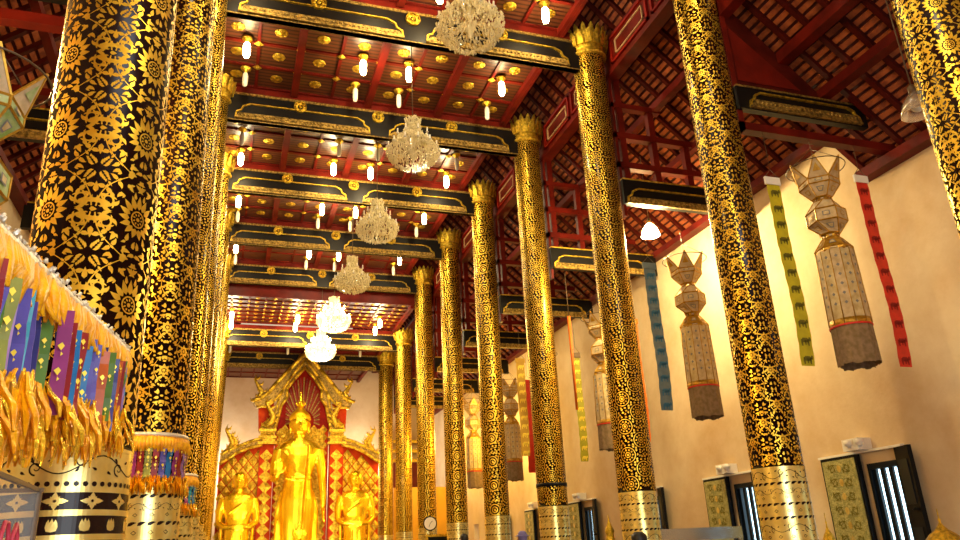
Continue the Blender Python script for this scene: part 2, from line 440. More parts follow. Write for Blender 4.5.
colL = ['huge near column of left row, black lacquer with gold scrolls and lotus medallions', 'second column of left row, leafy gold on black, behind the huge one',
        'third column of left row, slim gold strip right of the leafy one', 'fourth column of left row with gold capital level with second ceiling beam',
        'fifth column of left row, capital level with third ceiling beam', 'sixth column of left row, mostly hidden behind nearer columns',
        'seventh column of left row, only its right edge showing', 'eighth column of left row, thin gold line left of the altar', 'farthest column of left row, beside the altar']
for k in range(9):
    low = k >= 7
    for side in (0, 1):
        kd = ('B' if k == 1 else 'A' if k == 0 else 'C' if k < 4 else 'E')
        if side == 0:
            t = thing('column', colR[k], 'column', (XR, YS[k], 0), .35 if k == 1 else k*.4)
        else:
            t = thing('column', colL[k], 'column', (-.74 if k else -.84, YS[k], 0), .1 if k == 0 else .3*k)
            t.rotation_euler = (0, -(.022 if k else .016), t.rotation_euler.z)
            if k == 0: t.location.z = 0
        t['group'] = 'gilded lacquer columns of the %s row' % ('left' if side else 'right')
        sk = 'D' if low else kd
        link('shaft', SH[sk], t); link('banded_foot', DAD['A' if kd == 'A' else 'C'], t)
        link('capital', CAPM[1 if low else 0], t)
        if side == 0 and k == 3:
            MB().lathe([(CR+.004, 1.28), (CR+.018, 1.28), (CR+.018, 1.36), (CR+.004, 1.36)], 48, 'black').build('strap', t, label='thin black strap')

# ------------------------------------------------------------------ setting: floor, walls, window openings
XW, ZW, ZN = 10.6, 7.2, 6.0
MB().b2((-5.2, -3, FL-.1), (XW+.3, 42, FL), 'floor_tile').build('floor', **S)
WY = [10.26 + 3.79*k for k in range(-2, 8)]        # window centres on the side walls
def side_wall(name, x0, x1):
    b = MB(); zs0, zs1 = -.9, 1.12; last = -3
    for w in WY:
        a, e = w-.44, w+.44
        b.b2((x0, last, FL), (x1, a, ZN if e < 9.2 else ZW), 'plaster') if False else None
        last = e
    segs = [(-3, 9.2, ZN), (9.2, 41.2, ZW)]
    for (s0, s1, zt) in segs:
        b.b2((x0, s0, zs1), (x1, s1, zt), 'plaster'); b.b2((x0, s0, FL), (x1, s1, zs0), 'plaster')
    last = -3
    for w in WY:
        b.b2((x0, last, zs0), (x1, w-.35, zs1), 'plaster'); last = w+.35
    b.b2((x0, last, zs0), (x1, 41.2, zs1), 'plaster')
    return b.build(name, **S)
side_wall('wall_right', XW, XW+.3); side_wall('wall_left', -4.8, -4.5)
MB().b2((-4.8, 41, FL), (XW+.3, 41.3, 10.5), 'plaster').build('wall_back', **S)
# front wall behind the viewer with an assumed open doorway
b = MB(); b.b2((-4.8, -3.3, FL), (.6, -3, 9), 'plaster'); b.b2((5.5, -3.3, FL), (XW+.3, -3, 9), 'plaster'); b.b2((.6, -3.3, 2.6), (5.5, -3, 9), 'plaster'); b.build('wall_front', **S)

def window(side, w, i):
    sx = 1 if side else -1; X = XW if side else -4.5
    t = thing('window_%d' % i, '', 'window', (X, w, 0)); del t['label']; del t['category']; t['kind'] = 'structure'
    f = MB()
    f.b2((sx*.16, -.35, -.9), (sx*.24, .35, 1.12), 'daylight'); f.build('daylit_opening', t)
    f = MB()
    for y in (-.32, .32): f.b2((-sx*.03, y-.03, -.9), (sx*.14, y+.03, 1.12), 'navy')
    f.b2((-sx*.03, -.29, 1.02), (sx*.14, .29, 1.12), 'navy'); fr = f.build('frame', t)
    for k in range(4):
        y = -.27+.18*k; MB().b2((sx*.02, y-.045, -.9), (sx*.06, y+.045, 1.04), 'navy').build('window_bar', fr)
    return t
i = 1
for w in WY[1:8]:
    window(1, w, i); i += 1
# ------------------------------------------------------------------ shutters, opened flat on the wall beside each window
def shutter(w, far, lab):
    # far leaf: gilded face to the nave; near leaf: its dark edge and back
    if far:
        t = thing('window_shutter', lab, 'shutter', (XW-.02, w+.42, 0), 0)
        b = MB(); b.b2((-.14, 0, -.95), (-.05, .86, 1.3), 'black'); b.build('leaf', t)
        f = MB(); f.b2((-.155, .04, -.9), (-.141, .82, 1.25), 'shutter_gold')
        for r in range(9):
            for s_ in (-1, 1):
                q = scroll(.0, 0, .06, 0, 1.2, s_, 1.1)
                for p in q: f.add([(-.159, .43+s_*.17+x*1.4, 1.1-r*.24+y*1.3) for x, y in p], [tuple(range(len(p)))], 'mark_dark')
            for p in dot(0, 0, .05, 8): f.add([(-.159, .43+x, 1.1-r*.24+y*1.4) for x, y in p], [tuple(range(len(p)))], 'gold_leaf_pale')
        f.build('gilded_panel', t)
    else:
        t = thing('window_shutter', lab, 'shutter', (XW-.02, w-.34, 0), 0)
        M = Matrix.Rotation(-.30, 3, 'Z')
        b = MB(); c = M @ Vector((0, -.2, 0)); b.box((c.x-.02, c.y, .17), (.07, .4, 2.28), 'black', rz=-.30)
        for z in (.75, -.3):
            c2 = M @ Vector((.0, -.2, 0)); b.box((c2.x-.02, c2.y, z), (.10, .26, .7), 'navy', rz=-.30)
        b.build('leaf', t)
        h = MB(); c = M @ Vector((-.05, -.3, 0)); h.lathe([(.05, 0), (.06, .02), (.03, .05)], 12, 'black', (c.x-.03, c.y, .3)); h.build('handle', t)
    return t
nm = ['nearest window, beside the red banner', 'second window, right of the second column', 'third window, hidden partly by third column', 'fourth window, between third and fourth columns', 'fifth window, left of the strapped column', 'sixth window, far down the right wall']
for k, w in enumerate(WY[2:8]):
    shutter(w, True, 'gilded green-gold shutter leaf, opened flat left of the ' + nm[k]); shutter(w, False, 'black shutter leaf standing open right of the ' + nm[k])
    MB().b2((-.1, w-.5, 1.31), (0, w+1.4, 1.35), 'cloth_white').build('trim_%d' % (k+20), loc=(XW, 0, 0), **S)
    if k < 5:
        t = thing('emergency_light', 'white twin spotlight box on the wall above the ' + nm[k], 'light', (XW, w+.33, 1.35))
        b = MB(); b.b2((-.30, -.16, 0), (0, .2, .2), 'white_plastic'); bd = b.build('body', t)
        b = MB(); b.lathe([(.03, 0), (.075, .05), (.085, .12)], 14, 'white_plastic', (-.30, -.2, .05)); b.lathe([(.03, 0), (.075, .05), (.085, .12)], 14, 'white_plastic', (-.30, .04, .05)); b.build('lamp_head', bd)

# ------------------------------------------------------------------ nave ceiling
def coffer(name, y0, y1, z, nx, ny, med=True, xa=-.85, xb=6.3):
    b = MB(); b.b2((xa, y0, z), (xb, y1, z+.06), 'plank')
    px = (xb-xa)/nx; py = (y1-y0)/ny
    for i in range(nx+1):
        big = i in (0, nx) or (nx == 8 and i in (2, 4, 6)); w = .16 if big else .07
        x = xa+i*px; b.b2((x-w/2, y0, z-(.16 if big else .05)), (x+w/2, y1, z), 'red_paint')
    for j in range(ny+1):
        y = y0+j*py; b.b2((xa, y-.04, z-.04), (xb, y+.04, z), 'red_paint')
    if med:
        for i in range(nx):
            for j in range(ny):
                cx, cy = xa+(i+.5)*px, y0+(j+.5)*py; r = min(px, py)*.165
                b.lathe([(r, 0), (r*.95, -.012), (r*.6, -.008), (r*.45, -.03), (0, -.035)], 14, 'gilt', (cx, cy, z), cap=False)
                for q in range(8):
                    a = PI*q/4; b.ball((cx+r*.85*cos(a), cy+r*.85*sin(a), z-.005), r*.2, 'gilt', 6, 4, (1,1,.5))
                if 0 < i and 0 < j:
                    s_ = r*.75; x, y = xa+i*px, y0+j*py
                    b.add([(x-s_, y, z-.06), (x, y-s_, z-.06), (x+s_, y, z-.06), (x, y+s_, z-.06), (x, y, z-.1)], [(0,1,4),(1,2,4),(2,3,4),(3,0,4)], 'gilt')
                    
    return b.build(name, **S)
for k in range(0, 6):
    coffer('ceiling', YS[k]+.17, YS[k+1]-.17, 10.62, 8, 4, k != 5)
coffer('ceiling', YS[6]+.17, YS[7]-.17, 9.3, 12, 7, True, -.85, 6.6)
coffer('ceiling', YS[7]+.17, YS[8]-.17, 9.2, 12, 5, False, -.85, 6.6)
coffer('ceiling', YS[8]+.17, 40.9, 9.2, 12, 5, False, -.85, 6.6)
b = MB(); b.b2((-1.7, YS[6]+.15, 9.3), (7.8, YS[6]+.22, 12.6), 'red_paint'); b.b2((-1.2, -2.9, 10.62), (7.2, YS[0], 10.7), 'plank'); b.build('ceiling', **S)
# side boards of the ceiling (red) along both edges
b = MB()
for xx in (6.3, -.95):
    b.b2((xx, -1, 10.45), (xx+.08, YS[6], 10.95), 'red_paint')
b.build('trim_1', **S)

# ------------------------------------------------------------------ tie beams over the nave
def cusp(w, h):
    # outline of a cusped gilt frame, w wide and h high, as left-to-right polyline
    r = h*.9; P = [(-w/2, -h/2), (-w/2+.02, -h*.1), (-w/2+r*.35, h*.05), (-w/2+r*.45, h*.3), (-w/2+r*.9, h/2)]
    return P + [(-x, z) for x, z in reversed(P)]
def gilt_frame(b, cx, y, cz, w, h, sgn=-1, th=.03):
    P = cusp(w, h); 
    A = [(cx+x, cz+z) for x, z in P]; B = [(cx+x*(1-.03/w*2), cz+z-.024) for x, z in P]
    b.strip(A, B, y, y+sgn*.04, 'gilt')
    # relief strip along the foot of the frame
    b.prism([(cx-w/2+.02, cz-h/2), (cx+w/2-.02, cz-h/2), (cx+w/2-.1, cz-h/2+.12), (cx-w/2+.1, cz-h/2+.12)], y, y+sgn*.05, 'gilt_old')
    n = int(w/.09)
    for i in range(n):
        x = cx-w/2+.1+(w-.2)*(i+.5)/n; b.ball((x, y+sgn*.05, cz-h/2+.06), .026, 'gilt_old', 6, 4)
    b.b2((cx-w/2, min(y, y+sgn*.055), cz-h/2-.03), (cx+w/2, max(y, y+sgn*.055), cz-h/2), 'gilt_old')
def rosette(b, cx, y, cz, r):
    vs = lambda *a: None
    for i in range(8):
        a = PI*i/4; b.ball((cx+r*.62*cos(a), y-.02, cz+r*.62*sin(a)), r*.27, 'gilt', 8, 6, (1, .5, 1))
    for (R0, R1) in ((r, r*.86), ):
        n = 24; A = [(cx+R0*cos(2*PI*i/n), cz+R0*sin(2*PI*i/n)) for i in range(n+1)]; B = [(cx+R1*cos(2*PI*i/n), cz+R1*sin(2*PI*i/n)) for i in range(n+1)]
        b.strip(A, B, y, y-.05, 'gilt')
    b.ball((cx, y-.02, cz), r*.25, 'gilt', 8, 6)
blab = ['coffer-side beam over the nearest columns', 'nave beam above the viewer with gilt panels', 'first dark nave beam at top, behind the big chandelier', 'second dark nave beam from the top, above the second chandelier',
        'third dark nave beam from the top with gilt cusped panels', 'fourth dark nave beam from the top', 'fifth dark nave beam, above the row of glowing bulbs', 'sixth dark nave beam, lower one behind the lit chandeliers', 'lowest dark nave beam, just above the altar gable']
for k in range(1, 9):
    low = k >= 7; zt, zb = (10.38, 9.66) if not low else (9.0, 8.3)
    t = thing('tie_beam', blab[k] + ', spanning column to column', 'beam', (0, YS[k], 0), 0, 'tie beams across the nave')
    b = MB(); b.b2((-.95, -.15, zb), (6.72, -.02, zt), 'dark_lacquer')
    b.b2((-.95, -.16, zb), (6.72, -.01, zb+.025), 'gilt_old'); b.build('beam_body', t)
    b = MB(); b.b2((-.95, -.17, zt-.03), (6.72, .0, zt+.03), 'gilt_old'); b.build('cornice', t)
    b = MB(); b.b2((-.95, -.14, zt+.03), (6.72, -.02, 10.62 if not low else 9.2), 'red_paint'); b.build('frieze_board', t)
    for cx in (1.21, 4.85):
        b = MB(); gilt_frame(b, cx, -.15, (zb+zt)/2-.09, 3.18 if not low else 3.3, .40); b.build('gilded_panel', t)
    for cx in (1.1, 2.99, 4.89):
        b = MB(); rosette(b, cx, -.16, zt-.17, .15); b.build('rosette', t)

# ------------------------------------------------------------------ tiled roofs over the aisles (rafters, battens, tile undersides)
def roof(name, mir, y0, y1, xe, ze, xt, slope, step=.46, bat=.15):
    b = MB(); X = (lambda x: x) if not mir else (lambda x: 2*XC-x)
    n = math.sqrt(1+slope*slope); L = (xe-xt)*n
    def P(s, off): # s distance up from eave, off normal offset (down negative)
        x = xe - s/n; z = ze + s*slope/n; nx, nz = slope/n, 1/n
        return X(x+nx*off), z+nz*off
    def slab(s0, s1, o0, o1, ya, yb, m):
        q = [P(s0, o0), P(s1, o0), P(s1, o1), P(s0, o1)]
        b.add([(x, ya, z) for x, z in q]+[(x, yb, z) for x, z in q], [(0,1,2,3),(7,6,5,4),(0,4,5,1),(1,5,6,2),(2,6,7,3),(3,7,4,0)], m)
    slab(-.7, L, .10, .14, y0, y1, 'batten')
    y = y0+.1
    while y < y1:
        slab(-.7, L, -.03, .05, y-.045, y+.045, 'rafter_red'); y += step
    s = -.6
    while s < L:                      # each course of tiles shows a lit lower edge
        q = [P(s, .05), P(s+bat*.62, .05), P(s+bat*.62, .10), P(s, .07)]
        b.add([(x, y0, z) for x, z in q]+[(x, y1, z) for x, z in q], [(0,1,2,3),(7,6,5,4),(0,4,5,1),(1,5,6,2),(2,6,7,3),(3,7,4,0)], 'tile'); s += bat
    return b.build(name, **S)
for mir in (False, True):
    roof('ceiling', mir, 9.2, 41, XW, ZW+.15, 7.45, .87)
    roof('ceiling', mir, -1, 9.2, XW, ZN+.12, 7.45, .875)
    roof('ceiling', mir, -1, YS[6]+.2, 7.55, 10.75, 5.9, 1.0)
    roof('ceiling', mir, YS[6]+.2, 41, 7.55, 9.75, 5.9, 1.0)
    X = (lambda x: x) if not mir else (lambda x: 2*XC-x)
    b = MB()
    def bx(x0, x1, y0, y1, z0, z1, m='red_paint'): b.b2((min(X(x0), X(x1)), y0, z0), (max(X(x0), X(x1)), y1, z1), m)
    bx(7.45, 7.6, -1, 41, 9.72, 10.62)                                      # plate with recessed panels
    for k in range(9):
        for h in range(2):
            ya = YS[k]+.25+h*1.7; bx(7.40, 7.46, ya, ya+.06, 9.85, 10.5, 'red_bright'); bx(7.40, 7.46, ya+1.5, ya+1.56, 9.85, 10.5, 'red_bright')
            bx(7.40, 7.46, ya, ya+1.56, 9.85, 9.9, 'red_bright'); bx(7.40, 7.46, ya, ya+1.56, 10.45, 10.5, 'red_bright')
            bx(7.42, 7.455, ya+.2, ya+1.36, 10.0, 10.02, 'trim_cream'); bx(7.42, 7.455, ya+.2, ya+1.36, 10.33, 10.35, 'trim_cream'); bx(7.42, 7.455, ya+.2, ya+.22, 10.0, 10.35, 'trim_cream'); bx(7.42, 7.455, ya+1.34, ya+1.36, 10.0, 10.35, 'trim_cream')
    bx(7.38, 7.66, -1, 41, 9.62, 9.74)
    bx(8.40, 8.56, 9.2, 41, 8.93, 9.1); bx(9.3, 9.44, 9.2, 41, 8.1, 8.25); bx(10.35, 10.6, 9.2, 41, 7.05, 7.2)   # upper purlins
    bx(8.46, 8.66, -1, 9.2, 7.55, 7.76); bx(9.16, 9.36, -1, 9.2, 6.95, 7.12); bx(10.36, 10.6, -1, 9.2, 5.88, 6.06)  # lower purlins
    bx(7.4, 7.6, -1, 9.2, 8.3, 8.8)
    b.build('trim_2' if not mir else 'trim_3', **S)
    # gable between the lower near roof and the higher roof
    b = MB(); b.prism([(X(7.45), 8.85), (X(XW), ZN+.1), (X(XW), ZW+.1), (X(7.45), 10.0)], 9.15, 9.25, 'red_paint'); b.build('trim_4' if not mir else 'trim_5', **S)
    for k in range(1, 9):
        near = k == 1
        sd = 'left' if mir else 'right'
        t = thing('aisle_truss', 'red stepped truss over %s aisle at the %s column, dark beam with gilt panel' % (sd, ORD[k]), 'truss', (0, YS[k], 0), 0, 'trusses over the %s aisle' % sd)
        def tb(name, x0, x1, z0, z1, w=.16, m='red_paint'):
            q = MB(); q.b2((min(X(x0), X(x1)), -w/2, z0), (max(X(x0), X(x1)), w/2, z1), m); return q.build(name, t)
        if near:
            q = MB(); q.b2((min(X(7.4), X(10.0)), -.15, 6.45), (max(X(7.4), X(10)), -.03, 6.86), 'dark_lacquer'); q.build('lacquered_beam', t)
            q = MB(); gilt_frame(q, X(8.72), -.15, 6.64, 2.25, .28); q.build('gilded_panel', t)
            tb('moulding', 7.4, 10.0, 6.86, 6.89, .32, 'gilt_old'); tb('tie', 7.4, 10.6, 6.1, 6.24)
            q = MB(); q.prism([(X(7.4), 6.92), (X(9.35), 6.92), (X(7.4), 8.75)], -.04, .04, 'rafter_red'); q.build('gable_board', t)
            q = MB(); q.prism([(X(7.55), 7.05), (X(8.8), 7.05), (X(7.55), 8.1)], -.06, -.04, 'red_paint'); q.build('recessed_panel', t)
            tb('post', 7.4, 7.5, 6.1, 8.75)
        else:
            q = MB(); q.b2((min(X(7.4), X(10.4)), -.15, 6.55), (max(X(7.4), X(10.4)), -.02, 7.1), 'dark_lacquer'); q.build('lacquered_beam', t)
            q = MB(); gilt_frame(q, X(8.8), -.15, 6.74, 2.7, .34); q.build('gilded_panel', t)
            tb('moulding', 7.4, 10.4, 7.1, 7.13, .32, 'gilt'); tb('tie', 7.4, 9.9, 7.42, 7.56); tb('tie', 7.4, 9.35, 8.14, 8.28); tb('tie', 7.4, 8.6, 8.9, 9.02)
            for x, z in ((8.35, 9.0), (9.15, 8.2), (7.6, 9.7)): tb('post', x-.07, x+.07, 7.16, z, .13)
            tb('post', 7.4, 7.46, 6.3, 9.7 if k < 7 else 9.3)

# ------------------------------------------------------------------ ceiling lamps
def bulb(lit):
    m = 'bulb_lit' if lit else 'bulb_white'
    t = thing('pendant_bulb', 'x', 'lamp', (0,0,0), 0, 'bulbs hanging under the nave ceiling')
    sk = MB().lathe([(.12, 0), (.11, -.03), (.05, -.06), (.035, -.12)], 16, 'gilt').build('socket', t)
    b = MB(); q = 1.25 if lit else 1; b.lathe([(.035*q, -.12), (.05*q, -.15), (.06*q, -.2), (.06*q, -.4), (.045*q, -.47), (0, -.5)], 12, m); b.build('bulb', sk)
    return t
pb = {}
LX = [-.2, 2.3, 3.35, 5.6]
bays = ['the nearest visible', 'the second', 'the third', 'the fourth', 'the fifth', 'the sixth', 'the seventh']
LIGHTS = []
for k in range(1, 8):
    for row, off in enumerate((1.75, 2.85)):
        lit = {1: row == 1, 2: row == 0, 3: row == 1, 4: row == 0, 5: row == 0, 6: True, 7: False}[k]
        for c, x in enumerate(LX):
            z = 10.56 if k < 6 else 9.24
            lab = '%s bulb in the %s row of %s ceiling bay, %s from left' % ('glowing' if lit else 'unlit white', 'front' if row == 0 else 'back', bays[k-1], ORD[c])
            loc = (x, YS[k]+off, z)
            if lit not in pb: t = pb[lit] = bulb(lit); t['label'] = lab; t.location = loc
            else: t = copy_tree(pb[lit], None, lab, loc)
            if lit: LIGHTS.append(loc)

# ------------------------------------------------------------------ chandeliers
def chandelier(lit, lab):
    t = thing('chandelier', lab, 'chandelier', (0,0,0), 0, 'crystal chandeliers along the nave axis')
    cr = 'crystal_lit' if lit else 'crystal'; R = random.Random(3)
    MB().tube([(0,0,3.2), (0,0,1.0)], .012, 'wire', 6).build('chain', t)
    b = MB()
    for i in range(12):
        a = 2*PI*i/12; P = [(.1*cos(a), .1*sin(a), 0), (.3*cos(a), .3*sin(a), -.18), (.55*cos(a), .55*sin(a), -.12), (.62*cos(a), .62*sin(a), .02)]
        b.tube(P, .014, cr, 6); b.lathe([(.02, 0), (.05, .02), (.02, .05), (.02, .14)], 8, 'bulb_white' if not lit else 'bulb_lit', (.62*cos(a), .62*sin(a), .02))
    for i in range(8):
        a = 2*PI*(i+.5)/8; P = [(.08*cos(a), .08*sin(a), .35), (.25*cos(a), .25*sin(a), .22), (.4*cos(a), .4*sin(a), .4)]
        b.tube(P, .012, cr, 6); b.lathe([(.02, 0), (.04, .02), (.018, .04), (.018, .14)], 8, 'bulb_white' if not lit else 'bulb_lit', (.4*cos(a), .4*sin(a), .4))
        P = [(.03*cos(a), .03*sin(a), .7), (.12*cos(a), .12*sin(a), .86), (.2*cos(a), .2*sin(a), .78), (.17*cos(a), .17*sin(a), .7)]
        b.tube(P, .01, cr, 5)
    b.lathe([(.03, .95), (.05, .85), (.03, .75), (.09, .6), (.05, .45), (.12, .25), (.06, .05), (.12, -.1), (.04, -.3), (0, -.4)], 12, cr)
    b.build('frame', t)
    def drop(q, x, y, z, s, m=cr):
        q.add([(x-s*.5, y, z), (x, y-s*.5, z), (x+s*.5, y, z), (x, y+s*.5, z), (x, y, z+s*.8), (x, y, z-s*1.15)], [(0,1,4),(1,2,4),(2,3,4),(3,0,4),(1,0,5),(2,1,5),(3,2,5),(0,3,5)], m)
    tiers = [('lower_crystals', -.42, -.05, .25, .66, 520), ('middle_crystals', -.05, .4, .5, .68, 620), ('upper_crystals', .35, .9, .12, .4, 330)]
    for nmx, z0, z1, r0, r1, n in tiers:
        q = MB()
        for i in range(n):
            u = R.random(); a = R.uniform(0, 2*PI)
            if nmx == 'lower_crystals': z = z0+(z1-z0)*u; r = .68*math.sqrt(max(.02, 1-((z+.05)/.44)**2))*R.uniform(.8, 1)
            elif nmx == 'middle_crystals': z = z0+(z1-z0)*u; r = (.70-.38*u)*R.uniform(.75, 1.03)
            else: z = z0+(z1-z0)*u; r = (.27-.13*u+.08*max(0,u-.7)/.3)*R.uniform(.6, 1.05)
            drop(q, r*cos(a), r*sin(a), z, R.uniform(.038, .06))
        q.build(nmx, t, kind='stuff')
    return t
chl = ['large crystal chandelier hanging nearest at top of the picture, unlit', 'second crystal chandelier from the viewer, unlit', 'third crystal chandelier from the viewer, unlit',
       'fourth small crystal chandelier, unlit, just above the lit ones', 'glowing crystal chandelier, higher one of the two lit', 'glowing crystal chandelier, lowest, just above the altar gable']
ch = chandelier(False, chl[0]); CY = [8.8, 12.57, 16.34, 20.16, 24.0, 27.6]
ch.location = (XC, CY[0], 7.5); ch.scale = (.78,)*3
for k in range(1, 4): copy_tree(ch, None, chl[k], (XC, CY[k], 7.42), .5*k)
c5 = chandelier(True, chl[4]); c5.location = (XC, CY[4], 7.4); c5.scale = (.85,)*3
copy_tree(c5, None, chl[5], (XC, CY[5], 7.3), 1)
copy_tree(c5, None, 'added glowing crystal chandelier above the viewer, out of view, brightening the near columns', (XC, 1.3, 7.4), 1)  # unseen lit copy, added for warm light on the near columns

# ------------------------------------------------------------------ hanging paper lanterns
def lantern(lab, loc, rz=0, sx=1.0, pane='paper'):
    t = thing('hanging_lantern', lab, 'lantern', loc, rz, 'paper lanterns hung in the aisles')
    def hexf(z, r, ph=0): return [(r*cos(PI*i/3+ph), r*sin(PI*i/3+ph), z) for i in range(6)]
    def shell(rings, name, m, edge='gold_paper'):
        b = MB()
        for (A, B) in zip(rings, rings[1:]):
            for i in range(6):
                j = (i+1) % 6; q = [A[i], A[j], B[j], B[i]]
                b.add(q, [(0,1,2,3)], m if isinstance(m, str) else m[i % len(m)])
                c = [sum(p[k] for p in q)/4 for k in range(3)]
                nrm = Vector((c[0], c[1], 0)); nrm = nrm.normalized()*.012 if nrm.length > 0 else Vector((0,0,0))
                e = [[c[k]+(p[k]-c[k])*.38+(nrm[k]) for k in range(3)] for p in q]; b.add(e, [(0,1,2,3)], 'paper_mark' if i % 2 else 'gold_paper')
                e2 = [[c[k]+(p[k]-c[k])*.26+(nrm[k]*1.3) for k in range(3)] for p in q]; b.add(e2, [(0,1,2,3)], 'pale_pane')
        for Rg in rings:
            for i in range(6): b.tube([Rg[i], Rg[(i+1) % 6]], .014, edge, 4, False)
        for (A, B) in zip(rings, rings[1:]):
            for i in range(6): b.tube([A[i], B[i]], .012, edge, 4, False)
        return b.build(name, t)
    shell([hexf(-.27, .32), hexf(-.36, .32), hexf(-.55, .16)], 'bowl', pane)
    b = MB()
    for i in range(6):
        a0, a1 = PI*i/3, PI*(i+1)/3; am = (a0+a1)/2
        p = [(.32*cos(a0), .32*sin(a0), -.27), (.32*cos(a1), .32*sin(a1), -.27), (.44*cos(am), .44*sin(am), .05), (.26*cos(am), .26*sin(am), -.25)]
        b.add(p, [(0,1,2),(1,0,3),(0,2,3),(2,1,3)], 'paper')
        for u, v in ((0,2),(1,2),(0,1)): b.tube([p[u], p[v]], .012, 'gold_paper', 4, False)
        e = [[(p[0][k]*.5+p[1][k]*.5)*.6+p[2][k]*.4+(p[q][k]-(p[0][k]+p[1][k]+p[2][k])/3)*.4 + (.014*cos(am), .014*sin(am), 0)[k] for k in range(3)] for q in range(3)]
        b.add(e, [(0,1,2)], 'green_pane' if pane == 'green_pane' else 'gold_paper')
    b.build('crown_point', t)
    b = MB(); b.tube([(.47*cos(2*PI*i/28), .47*sin(2*PI*i/28), -.02+.0*i) for i in range(29)], .009, 'wire', 5)
    for i in range(3):
        a = 2*PI*i/3+.5; b.tube([(.47*cos(a), .47*sin(a), -.02), (0, 0, .35)], .005, 'wire', 4)
    b.tube([(0,0,.35), (0,0,.62)], .006, 'wire', 4); b.build('hoop', t)
    shell([hexf(-.55, .12), hexf(-.62, .14)], 'neck', 'gold_paper')
    shell([hexf(-.62, .16, .52), hexf(-.8, .31), hexf(-1.0, .31), hexf(-1.18, .16, .52)], 'body', pane)
    shell([hexf(-1.18, .13), hexf(-1.26, .13)], 'neck', 'gold_paper')
    shell([hexf(-1.26, .15), hexf(-1.44, .29), hexf(-1.5, .29)], 'shoulder', 'gold_paper')
    b = MB()
    for i in range(12):
        am = 2*PI*i/12; rr = .285; w = .15
        def P(x, y, o=0): return ((rr+o+.02*y)*cos(am)-x*sin(am), (rr+o+.02*y)*sin(am)+x*cos(am), -1.5-y)
        b.add([P(-w/2, 0), P(w/2, 0), P(w/2+.004, 1.18), P(-w/2-.004, 1.18), P(-w/2, 0, -.008), P(w/2, 0, -.008), P(w/2, 1.18, -.008), P(-w/2, 1.18, -.008)], [(0,1,2,3),(7,6,5,4),(0,4,5,1),(1,5,6,2),(2,6,7,3),(3,7,4,0)], 'paper' if i % 2 else 'pale_pane')
        for q in range(6):
            y = .12+.15*q; s_ = .028
            b.add([P(-s_, y, .006), P(0, y-s_, .006), P(s_, y, .006), P(0, y+s_, .006)], [(0,1,2,3)], 'paper_mark')
        b.tube([P(w/2, 0, .004), P(w/2, 1.18, .004)], .008, 'gold_paper', 4)
    b.build('paper_skirt', t)
    b = MB(); b.lathe([(.30, -2.62), (.318, -2.6), (.318, -2.68), (.30, -2.7)], 24, 'gold_paper', cap=False); b.lathe([(.317, -2.685), (.325, -2.7), (.317, -2.715)], 24, 'ban_red', cap=False); b.build('hem_band', t)
    b = MB(); R = random.Random(2)
    for i in range(12):
        am = 2*PI*i/12; w = .085; rr = .3; L = R.uniform(.54, .60)
        def P(x, y, o=0): return ((rr+o+.02*y)*cos(am)-x*sin(am), (rr+o+.02*y)*sin(am)+x*cos(am), -2.7-y)
        n = 6; top = [P(-w+2*w*q/n, 0) for q in range(n+1)]; bot = [P(-w+2*w*q/n, L+R.uniform(-.012, .012)) for q in range(n+1)]
        b.add(top+bot, [(q, q+1, n+2+q, n+1+q) for q in range(n)], 'paper_dark')
    b.build('fringe', t); return t
L1 = lantern('large paper lantern nearest on the right, between yellow and red banners', (8.79, 8.54, 5.6), .3); L1.scale = (.95, .95, 1)
L2 = copy_tree(L1, None, 'paper lantern against the brightly lit wall, left of the second column', (8.76, 12.4, 5.5), .5)
copy_tree(L1, None, 'paper lantern half hidden behind left side of the third column', (8.66, 16.2, 5.4), .1)
copy_tree(L1, None, 'paper lantern hidden behind the strapped column', (8.7, 20., 5.4), .7)
copy_tree(L1, None, 'brown paper lantern showing right of the fifth column', (9.0, 23.7, 5.4), .2)
copy_tree(L1, None, 'farthest brown paper lantern, between fifth and sixth columns', (8.87, 27.5, 5.5), .9)
LL = lantern('near paper lantern with green panes, cut by the left picture edge', (-1.245, 3.62, 2.27), .45, pane='green_pane')
LL.scale = (.62, .62, .62)

